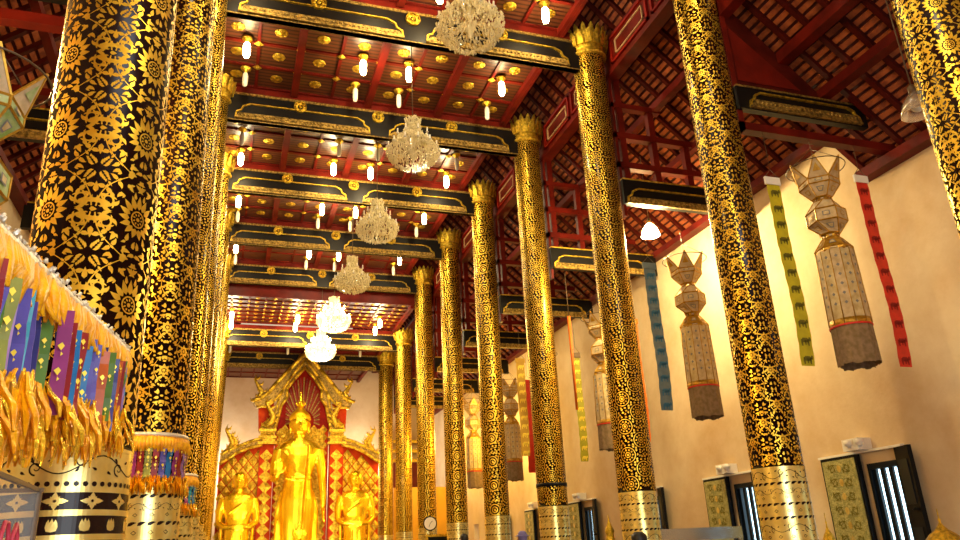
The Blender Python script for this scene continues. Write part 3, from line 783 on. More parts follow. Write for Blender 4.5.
# ------------------------------------------------------------------ hanging banners
def banner(lab, x, y, z0, z1, w, m, mark, top='white_plastic', rz=0):
    t = thing('hanging_banner', lab, 'banner', (x, y, z0), rz, 'long paper banners hung in the aisle'); R = random.Random(int(x*10+y))
    n = 20; A = []; B = []; L = z0-z1
    vs = []; fs = []
    for i in range(n+1):
        u = i/n; o = .04*sin(u*7)*u; jog = .006*(1 if i % 2 else -1)
        for s_ in (-1, 1):
            vs.append((s_*(w/2+jog), o, -u*L)); vs.append((s_*(w/2+jog), o+.006, -u*L))
    for i in range(n):
        a = 4*i; fs += [(a, a+2, a+6, a+4), (a+1, a+5, a+7, a+3), (a, a+4, a+5, a+1), (a+2, a+3, a+7, a+6)]
    b = MB(); b.add(vs, fs, m)
    k = 11
    for i in range(k):
        u = (i+.6)/k; z = -u*L; o = .04*sin(u*7)*u-.006; s_ = w*.42
        # a small elephant-like stamp reduced to a body, legs and head
        for (dx, dz, sx, sz) in ((0, .02, .9, .35), (-.6, -.35, .22, .5), (.5, -.35, .22, .5), (.0, -.3, .18, .4), (.8, .15, .3, .3)):
            cx, cz = dx*s_, z+dz*s_; ax, az = sx*s_*.75, sz*s_
            b.add([(cx-ax, o, cz), (cx-ax*.6, o, cz-az), (cx+ax*.6, o, cz-az), (cx+ax, o, cz), (cx+ax*.6, o, cz+az), (cx-ax*.6, o, cz+az)], [(0,1,2,3,4,5)], mark)
    b.build('cloth', t)
    b = MB(); b.b2((-w/2-.02, -.015, -.03), (w/2+.02, .02, .1), top); b.build('top_band', t)
    b = MB(); b.tube([(-w/2, 0, .1), (0, 0, .24), (w/2, 0, .1)], .006, 'wire', 4); b.tube([(0, 0, .24), (0, 0, 1.0)], .005, 'wire', 4); b.build('cord', t)
    return t
banner('yellow hanging banner with dark stamps, left of the large lantern', 7.84, 8.5, 5.2, 2.28, .24, 'ban_yellow', 'mark_dark')
banner('red hanging banner with white top, right of the large lantern', 9.66, 8.5, 5.45, 2.32, .24, 'ban_red', 'mark_red')
banner('grey-blue hanging banner right of third column, below the glowing lamp', 7.9, 12.4, 5.25, 2.35, .26, 'ban_blue', 'mark_blue', 'ban_blue')
banner('narrow green-yellow banner with bright stamps right of the strapped column', 7.93, 16.2, 4.35, 1.85, .2, 'ban_green', 'mark_gold', 'wire')
banner('orange banner edging out behind the third column', 9.62, 16.2, 5.3, 2.3, .26, 'ban_orange', 'ban_orange', 'ban_orange')
banner('ochre banner just left of the strapped column', 7.98, 20.0, 5.15, 2.45, .26, 'ban_ochre', 'mark_gold', 'ban_ochre')
banner('orange-red banner hugging left edge of the strapped column', 9.62, 23.6, 5.35, 2.35, .28, 'ban_red', 'ban_red', 'ban_red')
banner('dull brown banner between the fifth and sixth columns', 7.9, 23.3, 5.2, 2.2, .26, 'gilt_old', 'gilt_old', 'gilt_old')
t = thing('hanging_pole', 'thin orange-red streamer hanging just left of the green-yellow banner', 'streamer', (7.45, 15.4, 4.8))
MB().tube([(0,0,1.4), (0,0,.3)], .01, 'wire', 5).build('cord', t); MB().tube([(0,0,.3), (.0,0,-1.9)], [.045, .03], 'ban_orange', 8).build('cloth_tube', t)

# ------------------------------------------------------------------ dome lamps in the aisle
def dome_lamp(lab, loc, lit, cord):
    t = thing('dome_lamp', lab, 'lamp', loc)
    b = MB(); b.lathe([(.04, .2), (.08, .17), (.16, .06), (.21, -.1), (.2, -.1), (.14, .05), (.06, .15)], 24, 'lamp_glow' if lit else 'frost_glass', cap=False); b.build('shade', t)
    b = MB(); b.ball((0, 0, .0), .07, 'lamp_glow' if lit else 'bulb_white'); b.build('bulb', t)
    MB().lathe([(.05, .19), (.05, .3), (.02, .33)], 12, 'wire').build('socket', t); MB().tube([(0,0,.3), (0,0,cord)], .01, 'wire', 5).build('cord', t)
dome_lamp('glowing dome lamp hanging between the second and third columns', (8.62, 13.3, 6.5), True, 1.9)
dome_lamp('unlit glass bell lamp beside nearest right column', (8.05, 6.0, 5.05), False, 2.4)
dome_lamp('assumed glowing dome lamp in the left aisle, out of view beyond the near lantern', (-2.7, 6.6, 4.6), True, 2.6)  # unseen lamp, added to light the left-aisle roof tiles

# ------------------------------------------------------------------ altar: gable, lattice wall, statues
AY = 34.55
def W(px, py, Y=AY):      # a point of the altar front, from survey marks on its plane
    f, pi, ya, ro = 748.0925, .35942, .330974, -.0474458
    F = Vector((sin(ya)*cos(pi), cos(ya)*cos(pi), sin(pi))); R = Vector((cos(ya), -sin(ya), 0)); U = R.cross(F)
    R2 = R*cos(ro)+U*sin(ro); U2 = -R*sin(ro)+U*cos(ro)
    d = R2*(px-480)/f - U2*(py-270)/f + F; s_ = Y/d.y; return d.x*s_, d.z*s_
AX = 3.13
def half(pts): return [(W(x, y)[0]-W(303-(y-360)*-.0, y)[0], W(x, y)[1]) for x, y in pts]
at = thing('altar_shrine', 'gilded altar shrine with cusped pointed gable and red lattice wall', 'altar', (AX, AY, 0))
outer = half([(303, 354), (288.5, 369.5), (275, 384), (267, 394), (259.5, 399.5), (252, 402)])
mid = half([(303, 361), (290, 377), (281, 392), (273.5, 402), (266, 408), (256, 408)])
for nmx, O_, I_, y0, y1, m in (('gable_roof', outer, mid, -.3, .2, 'gilt_old'),):
    for s_ in (-1, 1):
        b = MB(); b.strip([(x*s_, z) for x, z in O_], [(x*s_, z) for x, z in I_], y0, y1, m)
        for (x, z), (x2, z2) in zip(O_, O_[1:]): b.tube([(x*s_, y0, z), (x2*s_, y0, z2)], .09, 'gilt', 8)
        for (x, z), (x2, z2) in zip(I_, I_[1:]): b.tube([(x*s_, y0, z), (x2*s_, y0, z2)], .06, 'gilt', 8)
        b.build(nmx, at)
arcO = half([(303, 361), (290, 377), (281, 392), (277.5, 401), (276, 409), (271, 419), (263, 425), (261, 430)])
arcI = half([(303, 368.5), (292.8, 380), (285.5, 390), (286, 399), (280.5, 406), (278, 418), (275, 429), (274.5, 432)])
for s_ in (-1, 1):
    b = MB(); b.strip([(x*s_, z) for x, z in arcO], [(x*s_, z) for x, z in arcI], -.25, .2, 'gilt_old')
    for (x, z), (x2, z2) in zip(arcI, arcI[1:]): b.tube([(x*s_, -.27, z), (x2*s_, -.27, z2)], .07, 'gilt', 8)
    for (x, z), (x2, z2) in zip(arcO, arcO[1:]): b.tube([(x*s_, -.27, z), (x2*s_, -.27, z2)], .05, 'gilt', 8)
    b.build('cusped_arch', at)
# red fan of rays behind the head
b = MB(); zc = W(303, 425)[1]; Ri = [(x, z) for x, z in arcI] ; poly = Ri + [(-x, z) for x, z in reversed(Ri[1:])]
b.prism(poly[::-1], .12, .2, 'fan_red')
for i in range(33):
    a = -.15+(PI+.3)*i/32; L = 2.4-1.0*abs(cos(a))**1.5-.2; 
    b.bar((.5*cos(a), .08, zc+.2+.5*sin(a)), ((L*.62)*cos(a), .08, zc+.2+L*.9*sin(a)), .05, .05, 'red_bright' if i % 2 else 'gilt_old')
b.build('ray_backing', at)
# side panels under the gable roof
for s_ in (-1, 1):
    b = MB(); P = [(s_*(W(x, y)[0]-AX-.0), W(x, y)[1]) for x, y in ((254, 403), (276, 403), (276, 431), (254, 431))]
    P = [(s_*x, z) for x, z in half([(258, 407), (274, 403), (270, 420), (263, 431), (259, 431)])]
    b.prism(P if s_ > 0 else P[::-1], -.05, .1, 'lattice_red'); b.build('side_panel', at)
def flame(b, x, z, h, d, y=-.1, m='gilt'):
    # upswept finial: a body curl with shrinking tongues along its back
    pts = [(x, y, z), (x+d*.16*h, y, z+.16*h), (x+d*.22*h, y, z+.36*h), (x+d*.08*h, y, z+.6*h), (x-d*.04*h, y, z+.8*h), (x+d*.02*h, y, z+h)]
    b.tube(pts, [.09*h, .12*h, .1*h, .07*h, .04*h, .005], m, 8)
    for i in range(5):
        px, _, pz = pts[i]; b.tube([(px, y, pz), (px+d*.14*h, y, pz+.02*h), (px+d*.2*h, y, pz+.16*h)], [.05*h, .05*h, .004], m, 6)
    for i in range(3):
        px, _, pz = pts[i]; b.tube([(px, y, pz), (px-d*.12*h, y, pz+.04*h), (px-d*.15*h, y, pz+.15*h)], [.05*h, .045*h, .004], m, 6)
for s_ in (-1, 1):
    x, z = half([(254, 402)])[0]; b = MB(); flame(b, s_*x, z, 1.25, s_*-1 if False else s_); b.build('finial', at)
    x, z = half([(266, 428)])[0]; b = MB(); flame(b, s_*x, z, 1.35, s_, -.35); b.build('finial', at)
    # capitals and pilasters carrying the arch
    b = MB(); (x0, z0), (x1, z1) = half([(261, 430), (275, 445)]); xa, xb = sorted((s_*x0, s_*x1))
    for q, (e, h0, h1) in enumerate(((.06, 0, .12), (0, .12, .3), (.08, .3, .4), (.02, .4, .55), (.1, .55, .65))):
        b.b2((xa-e, -.3-e, z0-h1), (xb+e, .2, z0-h0), 'gilt')
    for i in range(5): b.ball((xa+(xb-xa)*(i+.5)/5, -.34, z0-.22), .06, 'gilt', 6, 5)
    b.build('pilaster_capital', at)
    b = MB(); b.b2((xa, -.2, -.6), (xb, .2, z0-.65), 'lattice_red')
    zz = -.5
    while zz < z0-.8:
        c = (xa+xb)/2; h = (xb-xa)*.45; b.add([(c-h, -.22, zz), (c, -.22, zz-h), (c+h, -.22, zz), (c, -.22, zz+h), (c, -.27, zz)], [(0,1,4),(1,2,4),(2,3,4),(3,0,4)], 'gilt'); zz += h*1.6
    b.build('pilaster', at)
    # lower wing: curved roof moulding ending in a finial
    top = half([(263, 439), (250, 443), (238, 448), (229, 452), (222, 456)]); bot = half([(263, 446), (250, 449), (238, 454), (229, 460), (221, 465)])
    b = MB(); b.strip([(x*s_, z) for x, z in top], [(x*s_, z) for x, z in bot], -.35, .25, 'gilt_old')
    for T in (top, bot):
        for (xq, zq), (x2, z2) in zip(T, T[1:]): b.tube([(xq*s_, -.36, zq), (x2*s_, -.36, z2)], .07, 'gilt', 8)
    b.build('wing_roof', at)
    x, z = half([(227, 453)])[0]; b = MB(); flame(b, s_*x, z, 1.2, s_, -.2); x, z = half([(233, 450)])[0]; flame(b, s_*x, z, .8, s_, -.2); b.build('finial', at)
    # wing wall with a raised diamond lattice
    lo = half([(222, 463)])[0][0]; hi = half([(263, 450)])[0][0]; b = MB()
    P = [(x*s_, z) for x, z in bot] + [(lo*s_, -.6), (hi*s_, -.6)]
    b.prism(P[::-1] if s_ < 0 else P, 0, .15, 'lattice_red'); b.build('wing_wall', at)
    b = MB(); xa, xb = sorted((lo*s_, hi*s_)); p_ = .42
    def topz(x):
        x = abs(x)
        for (x1, z1), (x2, z2) in zip(bot, bot[1:]):
            a_, c_ = sorted((abs(x1), abs(x2)))
            if a_ <= x <= c_: return z1+(z2-z1)*(x-abs(x1))/(abs(x2)-abs(x1)+1e-9)
        return 3.9
    nz = 20
    for i in range(int((xb-xa)/p_)+1):
        for j in range(nz):
            for o in (0, 1):
                cx = xa+(i+.5*o)*p_+.1; cz = -.5+j*.6*.85+.255*o; h = .185
                if cx > xb-.1 or cz > topz(cx)-.2: continue
                b.add([(cx-h, -.02, cz), (cx, -.02, cz-h*1.25), (cx+h, -.02, cz), (cx, -.02, cz+h*1.25), (cx, -.09, cz)], [(0,1,4),(1,2,4),(2,3,4),(3,0,4)], 'gilt')
    for i in range(-22, int((xb-xa)/p_)+1):
        for sg in (1, -1):
            pass
    b.build('lattice_relief', at)
# wall between the pilasters behind the large statue
b = MB(); x0 = half([(276, 440)])[0][0]; b.b2((x0, .1, -.6), (-x0, .25, half([(300, 431)])[0][1]), 'lattice_red')
for i in range(12):
    for j in range(18):
        for o in (0, 1):
            cx = x0+.2+(i+.5*o)*.42; cz = -.5+j*.34+.17*o; h = .185
            if cx < -x0-.1: b.add([(cx-h, .08, cz), (cx, .08, cz-h*1.25), (cx+h, .08, cz), (cx, .08, cz+h*1.25), (cx, .02, cz)], [(0,1,4),(1,2,4),(2,3,4),(3,0,4)], 'gilt')
b.build('back_panel', at)
b = MB(); b.b2((-3.4, -1.9, FL), (3.4, .3, -.95), 'gilt_old')
for i in range(5): b.b2((-3.45, -2, FL+.1+i*.11), (3.45, -1.9, FL+.14+i*.11), 'gilt')
b.build('plinth', at)

def remesh(o, vox, sm=6):
    m = o.modifiers.new('Remesh', 'REMESH'); m.mode = 'VOXEL'; m.voxel_size = vox; m.use_smooth_shade = True
    s_ = o.modifiers.new('Smooth', 'SMOOTH'); s_.iterations = sm; s_.factor = .5
def loft(b, secs, m, n=28):
    # secs: (z, cx, cy, rx, ry)
    vs = []; fs = []
    for z, cx, cy, rx, ry in secs:
        for i in range(n):
            a = 2*PI*i/n; e = .85
            vs.append((cx+rx*math.copysign(abs(cos(a))**e, cos(a)), cy+ry*math.copysign(abs(sin(a))**e, sin(a)), z))
    for j in range(len(secs)-1):
        for i in range(n):
            k = (i+1) % n; fs.append((j*n+i, j*n+k, (j+1)*n+k, (j+1)*n+i))
    fs += [tuple(range(n-1, -1, -1)), tuple((len(secs)-1)*n+i for i in range(n))]
    b.add(vs, fs, m, True)
def fingers(b, base, dirv, side, L, m, thumb):
    d = Vector(dirv).normalized(); s_ = Vector(side).normalized(); nrm = d.cross(s_)
    for i, f in enumerate((.85, 1, .93, .72)):
        p0 = Vector(base)+s_*(i-1.5)*L*.27; p1 = p0+d*L*f*.55+nrm*.03*L; p2 = p0+d*L*f+nrm*.12*L
        b.tube([p0-d*L*.3, p1, p2], [L*.125, L*.115, L*.085], m, 8)
    p0 = Vector(base)-d*L*.6-s_*thumb*L*.45; b.tube([p0, p0-s_*thumb*L*.35+d*L*.35, p0-s_*thumb*L*.4+d*L*.75], [L*.15, L*.13, L*.09], m, 8)
def head(b, c, h, m):
    # egg head with brow, nose, lips, chin, long ears; h = height from chin to crown
    x, y, z = c
    loft(b, [(z-.5*h, x, y-.10*h, .10*h, .09*h), (z-.42*h, x, y-.08*h, .22*h, .2*h), (z-.28*h, x, y-.04*h, .31*h, .31*h), (z-.1*h, x, y, .36*h, .37*h), (z+.1*h, x, y+.02*h, .39*h, .41*h), (z+.28*h, x, y+.03*h, .36*h, .39*h), (z+.42*h, x, y+.03*h, .25*h, .28*h), (z+.5*h, x, y+.03*h, .08*h, .1*h)], m, 24)
    b.tube([(x, y-.36*h, z+.1*h), (x, y-.42*h, z-.02*h), (x, y-.48*h, z-.13*h), (x, y-.36*h, z-.17*h)], [.035*h, .045*h, .07*h, .05*h], m, 8)
    for s_ in (-1, 1):
        b.tube([(x+s_*.05*h, y-.38*h, z+.1*h), (x+s_*.17*h, y-.37*h, z+.14*h), (x+s_*.3*h, y-.25*h, z+.09*h)], [.03*h, .03*h, .02*h], m, 6)
        b.ball((x+s_*.16*h, y-.335*h, z+.03*h), .065*h, m, 10, 6, (1.4, 1, .6))
        b.tube([(x+s_*.38*h, y+.02*h, z+.14*h), (x+s_*.42*h, y+.03*h, z+.02*h), (x+s_*.40*h, y+.0*h, z-.2*h), (x+s_*.37*h, y-.01*h, z-.42*h)], [.05*h, .075*h, .05*h, .06*h], m, 8, flat=.6)
    b.tube([(x-.13*h, y-.33*h, z-.25*h), (x, y-.385*h, z-.265*h), (x+.13*h, y-.33*h, z-.25*h)], [.015*h, .04*h, .015*h], m, 8)
    b.tube([(x-.1*h, y-.32*h, z-.3*h), (x, y-.37*h, z-.31*h), (x+.1*h, y-.32*h, z-.3*h)], [.012*h, .035*h, .012*h], m, 8)

# the great standing Buddha, about eight metres tall, right hand raised, left hand hanging
BY = 33.3
t = thing('standing_buddha', 'very tall golden standing Buddha with raised right hand under the pointed gable', 'statue', (2.9, BY, -.9)); BUD = t
b = MB(); g = 'buddha_gold'
loft(b, [(0.25, 0, 0, .62, .5), (.9, 0, 0, .66, .48), (1.9, 0, 0, .70, .50), (2.9, 0, 0, .76, .54), (3.7, 0, 0, .78, .56), (4.25, 0, 0, .68, .5), (4.7, 0, 0, .62, .44), (5.2, 0, -.02, .76, .48), (5.7, 0, 0, .9, .52), (6.05, 0, .02, .98, .46), (6.3, 0, .04, .78, .36), (6.46, 0, .04, .42, .28)], g)
loft(b, [(6.3, 0, .04, .3, .28), (6.6, 0, .02, .26, .26), (6.85, 0, 0, .27, .27)], g, 20)
head(b, (0, -.02, 7.2), 1.15, g)
for s_ in (-1, 1):
    b.tube([(s_*.25, -.05, .4), (s_*.25, -.02, .15), (s_*.26, -.3, .05), (s_*.28, -.6, .02)], [.2, .18, .17, .12], g, 12, flat=.8)   # feet
# image-left arm: forearm bent forward and up
b.tube([(-.92, 0, 6.0), (-1.08, .02, 5.3), (-1.12, -.05, 4.7)], [.27, .24, .2], g, 14)
b.tube([(-1.12, -.05, 4.7), (-1.10, -.5, 4.6), (-1.02, -.95, 4.72)], [.21, .17, .12], g, 12)
b.ball((-1.0, -1.0, 4.9), .17, g, 12, 8, (1, .45, 1.25)); fingers(b, (-1.0, -1.02, 5.06), (0.02, -.05, 1), (1, 0, 0), .4, g, -1)
# image-right arm hanging a little out from the body
b.tube([(.92, 0, 6.0), (1.08, .02, 5.2), (1.14, -.02, 4.5)], [.27, .23, .18], g, 14)
b.tube([(1.14, -.02, 4.5), (1.2, -.1, 3.9), (1.22, -.12, 3.35)], [.18, .16, .11], g, 12)
b.ball((1.22, -.12, 3.15), .17, g, 12, 8, (.55, 1, 1.3)); fingers(b, (1.22, -.12, 2.98), (0.03, -.05, -1), (0, 1, 0), .42, g, 1)
# robe: two hanging wings from the arms to the ankles
for s_ in (-1, 1):
    P = [(s_*.4, 4.2), (s_*.78, 4.05), (s_*.98, 3.2), (s_*1.0, 2.4), (s_*.98, 1.4), (s_*1.02, .45), (s_*.9, .4), (s_*.4, .6)]
    b.prism(P if s_ > 0 else P[::-1], -.1, .12, g)
    for q in range(4):
        x = s_*(.6+.1*q); b.tube([(x*.9, -.14+.03*q, 3.9-.25*q), (x, -.12, 2.6), (x*1.05, -.12, .6)], .045, g, 6)
for q in range(5): # hem folds across the chest and over the shoulder
    b.tube([(-.75+.05*q, -.40, 5.9-.12*q), (-.1, -.50, 5.25-.1*q), (.6, -.40, 5.0-.1*q)], .03, g, 6)
b.tube([(-.62, -.34, 4.62), (0, -.48, 4.55), (.62, -.34, 4.62)], .06, g, 8)
b.tube([(.45, -.42, 6.15), (.42, -.54, 5.3), (.36, -.52, 4.5), (.3, -.6, 3.4), (.25, -.58, 2.2)], [.12, .13, .12, .1, .08], g, 8, flat=.5)
o = b.build('body', t); remesh(o, .035, 3)
b = MB(); hc = (0, .02, 7.4); R = random.Random(1)
loft(b, [(7.28, 0, .1, .45, .42), (7.5, 0, .04, .47, .48), (7.7, 0, .03, .40, .42), (7.82, 0, .03, .28, .3), (7.95, 0, .03, .2, .2), (8.05, 0, .03, .12, .12)], 'hair_gold', 24)
for j in range(9):
    ph = .05+j*.16; n = max(4, int(24*cos(ph*.95)))
    for i in range(n):
        a = 2*PI*(i+.5*(j % 2))/n; r = .47*cos(ph); b.ball((r*cos(a), .04+r*sin(a), 7.42+.45*sin(ph)), .055, 'hair_gold', 6, 5)
hg = b.build('curled_hair', t)
b = MB(); b.lathe([(.1, 8.0), (.17, 8.12), (.13, 8.3), (.07, 8.5), (.03, 8.7), (0, 8.9)], 12, 'buddha_gold')
for i in range(4):
    a = PI/2*i; b.tube([(.1*cos(a), .1*sin(a), 8.05), (.22*cos(a), .22*sin(a), 8.2), (.15*cos(a), .15*sin(a), 8.42)], [.04, .045, .004], 'buddha_gold', 6)
b.build('flame_finial', hg)
t.scale = (.88, .88, .885)

def disciple(lab, x):
    t = thing('disciple_statue', lab, 'statue', (x, 33.3, -.9), 0, 'disciple statues flanking the tall Buddha'); t.scale = (.93, .93, .93); b = MB(); g = 'buddha_gold'
    loft(b, [(0, 0, 0, .5, .38), (.8, 0, 0, .48, .36), (1.6, 0, 0, .5, .38), (2.3, 0, 0, .5, .38), (2.7, 0, 0, .5, .34), (3.1, 0, -.02, .6, .38), (3.5, 0, 0, .66, .38), (3.72, 0, .02, .58, .32), (3.85, 0, .03, .3, .22)], g, 24)
    loft(b, [(3.75, 0, .02, .2, .2), (3.95, 0, 0, .18, .18), (4.1, 0, 0, .19, .19)], g, 16)
    head(b, (0, -.02, 4.36), .78, g)
    for s_ in (-1, 1):
        b.tube([(s_*.62, 0, 3.6), (s_*.76, .02, 3.1), (s_*.78, -.05, 2.62)], [.19, .17, .14], g, 12)
        b.tube([(s_*.78, -.05, 2.62), (s_*.5, -.36, 2.4), (s_*.14, -.5, 2.42)], [.14, .12, .09], g, 12)
        b.ball((s_*.08, -.52, 2.42), .12, g, 10, 8, (1.2, .6, .9)); fingers(b, (s_*-.02, -.56, 2.40), (-s_, 0, -.05), (0, 0, 1), .24, g, 1)
        b.tube([(s_*.66, .02, 2.4), (s_*.62, 0, 1.2), (s_*.66, 0, .1)], [.07, .08, .1], g, 8)
        b.tube([(s_*.2, -.36, 2.1), (s_*.22, -.38, 1.0), (s_*.24, -.4, .1)], .04, g, 6)
    b.tube([(.5, -.2, 3.6), (.1, -.4, 3.3), (-.4, -.36, 2.95)], .05, g, 8)
    o = b.build('body', t); remesh(o, .028, 2)
    q = MB(); q.lathe([(.7, -.3), (.75, -.2), (.62, -.1), (.68, 0), (.55, .03)], 24, 'gilt'); q.build('base', t)
    return t
disciple('small golden disciple statue with folded hands, left of the tall Buddha', .58)
disciple('small golden disciple statue with folded hands, right of the tall Buddha', 5.32)
# small golden seated figure at the foot of the great statue
def small_buddha(lab, x, y, z, s):
    t = thing('seated_figure', lab, 'statue', (x, y, z)); t.scale = (s, s, s); b = MB(); g = 'buddha_gold'
    loft(b, [(.0, 0, 0, .5, .3), (.16, 0, 0, .52, .32), (.25, 0, .05, .28, .2), (.5, 0, .06, .24, .17), (.75, 0, .06, .32, .18), (.86, 0, .06, .2, .14), (.95, 0, .05, .09, .09)], g, 20)
    head(b, (0, .03, 1.12), .3, g)
    for s_ in (-1, 1): b.tube([(s_*.3, .05, .8), (s_*.4, .0, .5), (s_*.2, -.22, .26)], [.09, .08, .06], g, 8)
    b.tube([(-.48, -.1, .1), (0, -.34, .12), (.48, -.1, .1)], .1, g, 10)
    b.tube([(0, .03, 1.25), (0, .03, 1.42)], [.08, .01], g, 8)
    o = b.build('body', t); remesh(o, .02, 2)
    MB().lathe([(.6, -.25), (.62, -.15), (.5, -.1), (.6, -.02), (.5, 0)], 24, 'gilt').build('base', t)
small_buddha('small golden seated figure at the foot of the tall Buddha', 2.85, 31.2, .62, .6)
MB().b2((2.3, 30.7, FL), (3.4, 31.7, .47), 'gilt').build('offering_table', label='gilded offering table in front of the tall Buddha', category='table')

# ------------------------------------------------------------------ far end of the right aisle
t = thing('side_altar', 'red and gold side altar at far end of the right aisle', 'altar', (8.9, 40, 0))
MB().b2((-1.5, 0, FL), (1.5, .6, 4.6), 'red_paint').build('back_board', t)
for z in (4.6, 5.1, 5.6): MB().b2((-1.55+(z-4.6)*.5, -.2, z), (1.6-(z-4.6)*.5, .6, z+.16), 'gilt').build('cornice', t)
for x in (-1.45, 1.3): MB().b2((x, -.15, FL), (x+.2, 0, 4.6), 'gilt').build('pilaster', t)
MB().b2((7.6, 36.2, FL), (10.4, 36.4, 3.0), 'yellow_screen').build('aisle_screen', label='tall plain yellow screen closing the far end of right aisle', category='screen')
t = thing('wall_clock', 'round white clock in a dark rim on the seventh right column', 'clock', (6.98, YS[6]-CR-.1, 1.0), -.0); t.scale = (.85, .85, 1)
MB().lathe([(.26, 0), (.29, .02), (.29, .06), (.25, .07)], 32, 'black').build('rim', t)
dl = MB().lathe([(0, .074), (.245, .074)], 32, 'clock_face', cap=False).build('dial', t)
MB().bar((0, 0, .082), (.09, .09, .082), .02, .008, 'black').build('hand', dl); MB().bar((0, 0, .086), (-.05, -.14, .086), .015, .008, 'black').build('hand', dl)
t.rotation_euler = (PI/2, 0, -.12)
t = thing('notice_board', 'small dark board in a gold frame under the clock', 'board', (7.1, YS[6]-1, .2))
MB().b2((-.42, 0, -.4), (.42, .05, .42), 'gilt').build('frame', t); MB().b2((-.34, -.02, -.34), (.34, 0, .34), 'black').build('panel', t)
MB().b2((-.03, .05, FL-.45), (.03, .1, -.3), 'gilt').build('stand', t)

# ------------------------------------------------------------------ display cases and spired covers along the right wall
t = thing('display_case', 'glass-topped steel display case below the windows, right of third column', 'display case', (8.4, 13.2, FL))
MB().b2((-.9, -.5, 0), (.9, .5, 1.3), 'steel').build('cabinet', t)
b = MB(); b.b2((-.9, -.5, 1.3), (.9, .5, 1.62), 'glazed'); b.build('glass_box', t)
b = MB(); b.b2((-.93, -.53, 1.62), (.93, .53, 1.83), 'steel')
for x in (-.92, .9):
    for y in (-.52, .5): b.b2((x, y, 1.3), (x+.03, y+.03, 1.63), 'steel')
b.build('steel_frame', t)
def spire(lab, x, y, zt, s=1, slim=1.0):
    t = thing('spired_cover', lab, 'ornament', (x, y, zt)); b = MB()
    b.lathe([(0, 0), (.012, -.03), (.012, -.14), (.03, -.16), (.02, -.2), (.06*slim, -.25), (.12*slim, -.3), (.24*slim, -.36), (.36*slim, -.46), (.4*slim, -.6), (.36*slim, -.62)], 28, 'gilt', cap=False); b.build('bell_cover', t)
    b = MB(); b.lathe([(.03, -.62), (.03, FL-zt)], 12, 'gilt_old'); b.build('stand', t)
    t.scale = (s, s, 1)
spire('golden bell-shaped spired ornament at bottom right corner', 9.98, 8.9, .3, .72)
spire('slender dark gold spire beside the nearest window shutter', 9.5, 10.65, .36, .5, .6)
t = thing('gilded_figure', 'small gilded standing ornament by the wall, left of third column', 'ornament', (9.9, 19.14, -.15))
b = MB(); b.lathe([(.25, FL), (.22, -.4), (.12, -.1), (.2, .1), (.12, .3), (.1, .4), (.13, .5), (.08, .62), (.03, .75), (0, .95)], 14, 'gilt', cap=False); b.build('body', t)

# ------------------------------------------------------------------ garland of ribbons hung from the near left column toward the viewer
def ribbon_part(b, m, p, w, L, ax, foot, R):
    ax = Vector(ax).normalized(); n = Vector((ax.y, -ax.x, 0)); k = 6; vs = []
    for i in range(k+1):
        u = i/k; o = .012*sin(u*5+R.random()*3)
        c = Vector(p)+Vector((0,0,-u*L))+n*o
        for q in (-1, 1): vs.append(c+ax*q*w/2); 
        for q in (-1, 1): vs.append(c+ax*q*w/2+n*.0015)
    fs = []
    for i in range(k):
        a = 4*i; fs += [(a, a+1, a+5, a+4), (a+2, a+6, a+7, a+3), (a, a+4, a+6, a+2), (a+1, a+3, a+7, a+5)]
    b.add(vs, fs, m)
    for i in range(4):   # printed gold marks
        if R.random() < .6:
            c = Vector(p)+Vector((0,0,-L*(i+.5)/4.2))+n*.016; s_ = w*.28
            c = c + n*0.0
            b.add([c-ax*s_, c+Vector((0,0,-s_*1.3)), c+ax*s_*.7, c+Vector((0,0,s_*.9)), ], [(0,1,2,3)], 'mark_gold')
            b.add([c+Vector((0,0,-s_*1.6)), c+ax*s_*.6+Vector((0,0,-s_*2.2)), c+Vector((0,0,-s_*2.8))], [(0,1,2)], 'mark_gold')
def tassel(b, p, L, R, s=1):
    for q in range(3):
        dx, dy = R.uniform(-.02, .02)*s, R.uniform(-.02, .02)*s
        P = Vector(p)+Vector((dx, dy, 0)); e = Vector((R.uniform(-.05, .05), R.uniform(-.04, .04), 0))*s
        b.tube([P, P+Vector((0,0,-L*.3))+e*.3, P+Vector((0,0,-L*.6))+e, P+Vector((0,0,-L*R.uniform(.85, 1.05)))+e*1.2], [.010*s, .024*s, R.uniform(.02, .04)*s, .01*s], 'gold_tassel' if R.random() < .6 else 'foil', 5, flat=.35, smooth=False)
t = thing('ribbon_garland', 'garland of coloured prayer ribbons with yellow frill sloping across the near left column', 'garland', (-.53, 4.4, 1.16))
PR, PL = Vector((-.03, .02, -.04)), Vector((-.035, -3.1, -.46)); R = random.Random(5)
rk = list(RIB.keys()); N = 62
def GP(u): return PR.lerp(PL, u)
b = MB(); n = 140
for i in range(n):      # ruffled yellow cloth along the strand
    p = GP(i/n); b.tube([p+Vector((0,0,.0)), p+Vector((R.uniform(-.02, .02), 0, -.06)), p+Vector((R.uniform(-.035, .035), R.uniform(-.02, .02), -.14))], [.02, .03, .008], 'yellow_cloth', 6, flat=.6)
b.build('yellow_frill', t)
b = MB()
for i in range(150):
    p = GP(i/150)+Vector((R.uniform(-.012, .012), 0, R.uniform(.0, .02))); b.tube([p, p+Vector((R.uniform(-.012, .012), 0, .014))], [.009, .004], 'silver_trim', 5)
b.tube([GP(i/10)+Vector((0,0,.0)) for i in range(11)], .013, 'silver_trim', 8); b.build('silver_edging', t)
seq = ['rib_cyan', 'rib_violet', 'rib_blue', 'rib_lilac', 'rib_olive', 'rib_green', 'rib_violet', 'rib_red', 'rib_orange', 'rib_olive', 'rib_blue', 'rib_red', 'rib_indigo', 'rib_olive', 'rib_magenta', 'rib_green', 'rib_red', 'rib_indigo', 'rib_cyan', 'rib_orange', 'rib_violet']
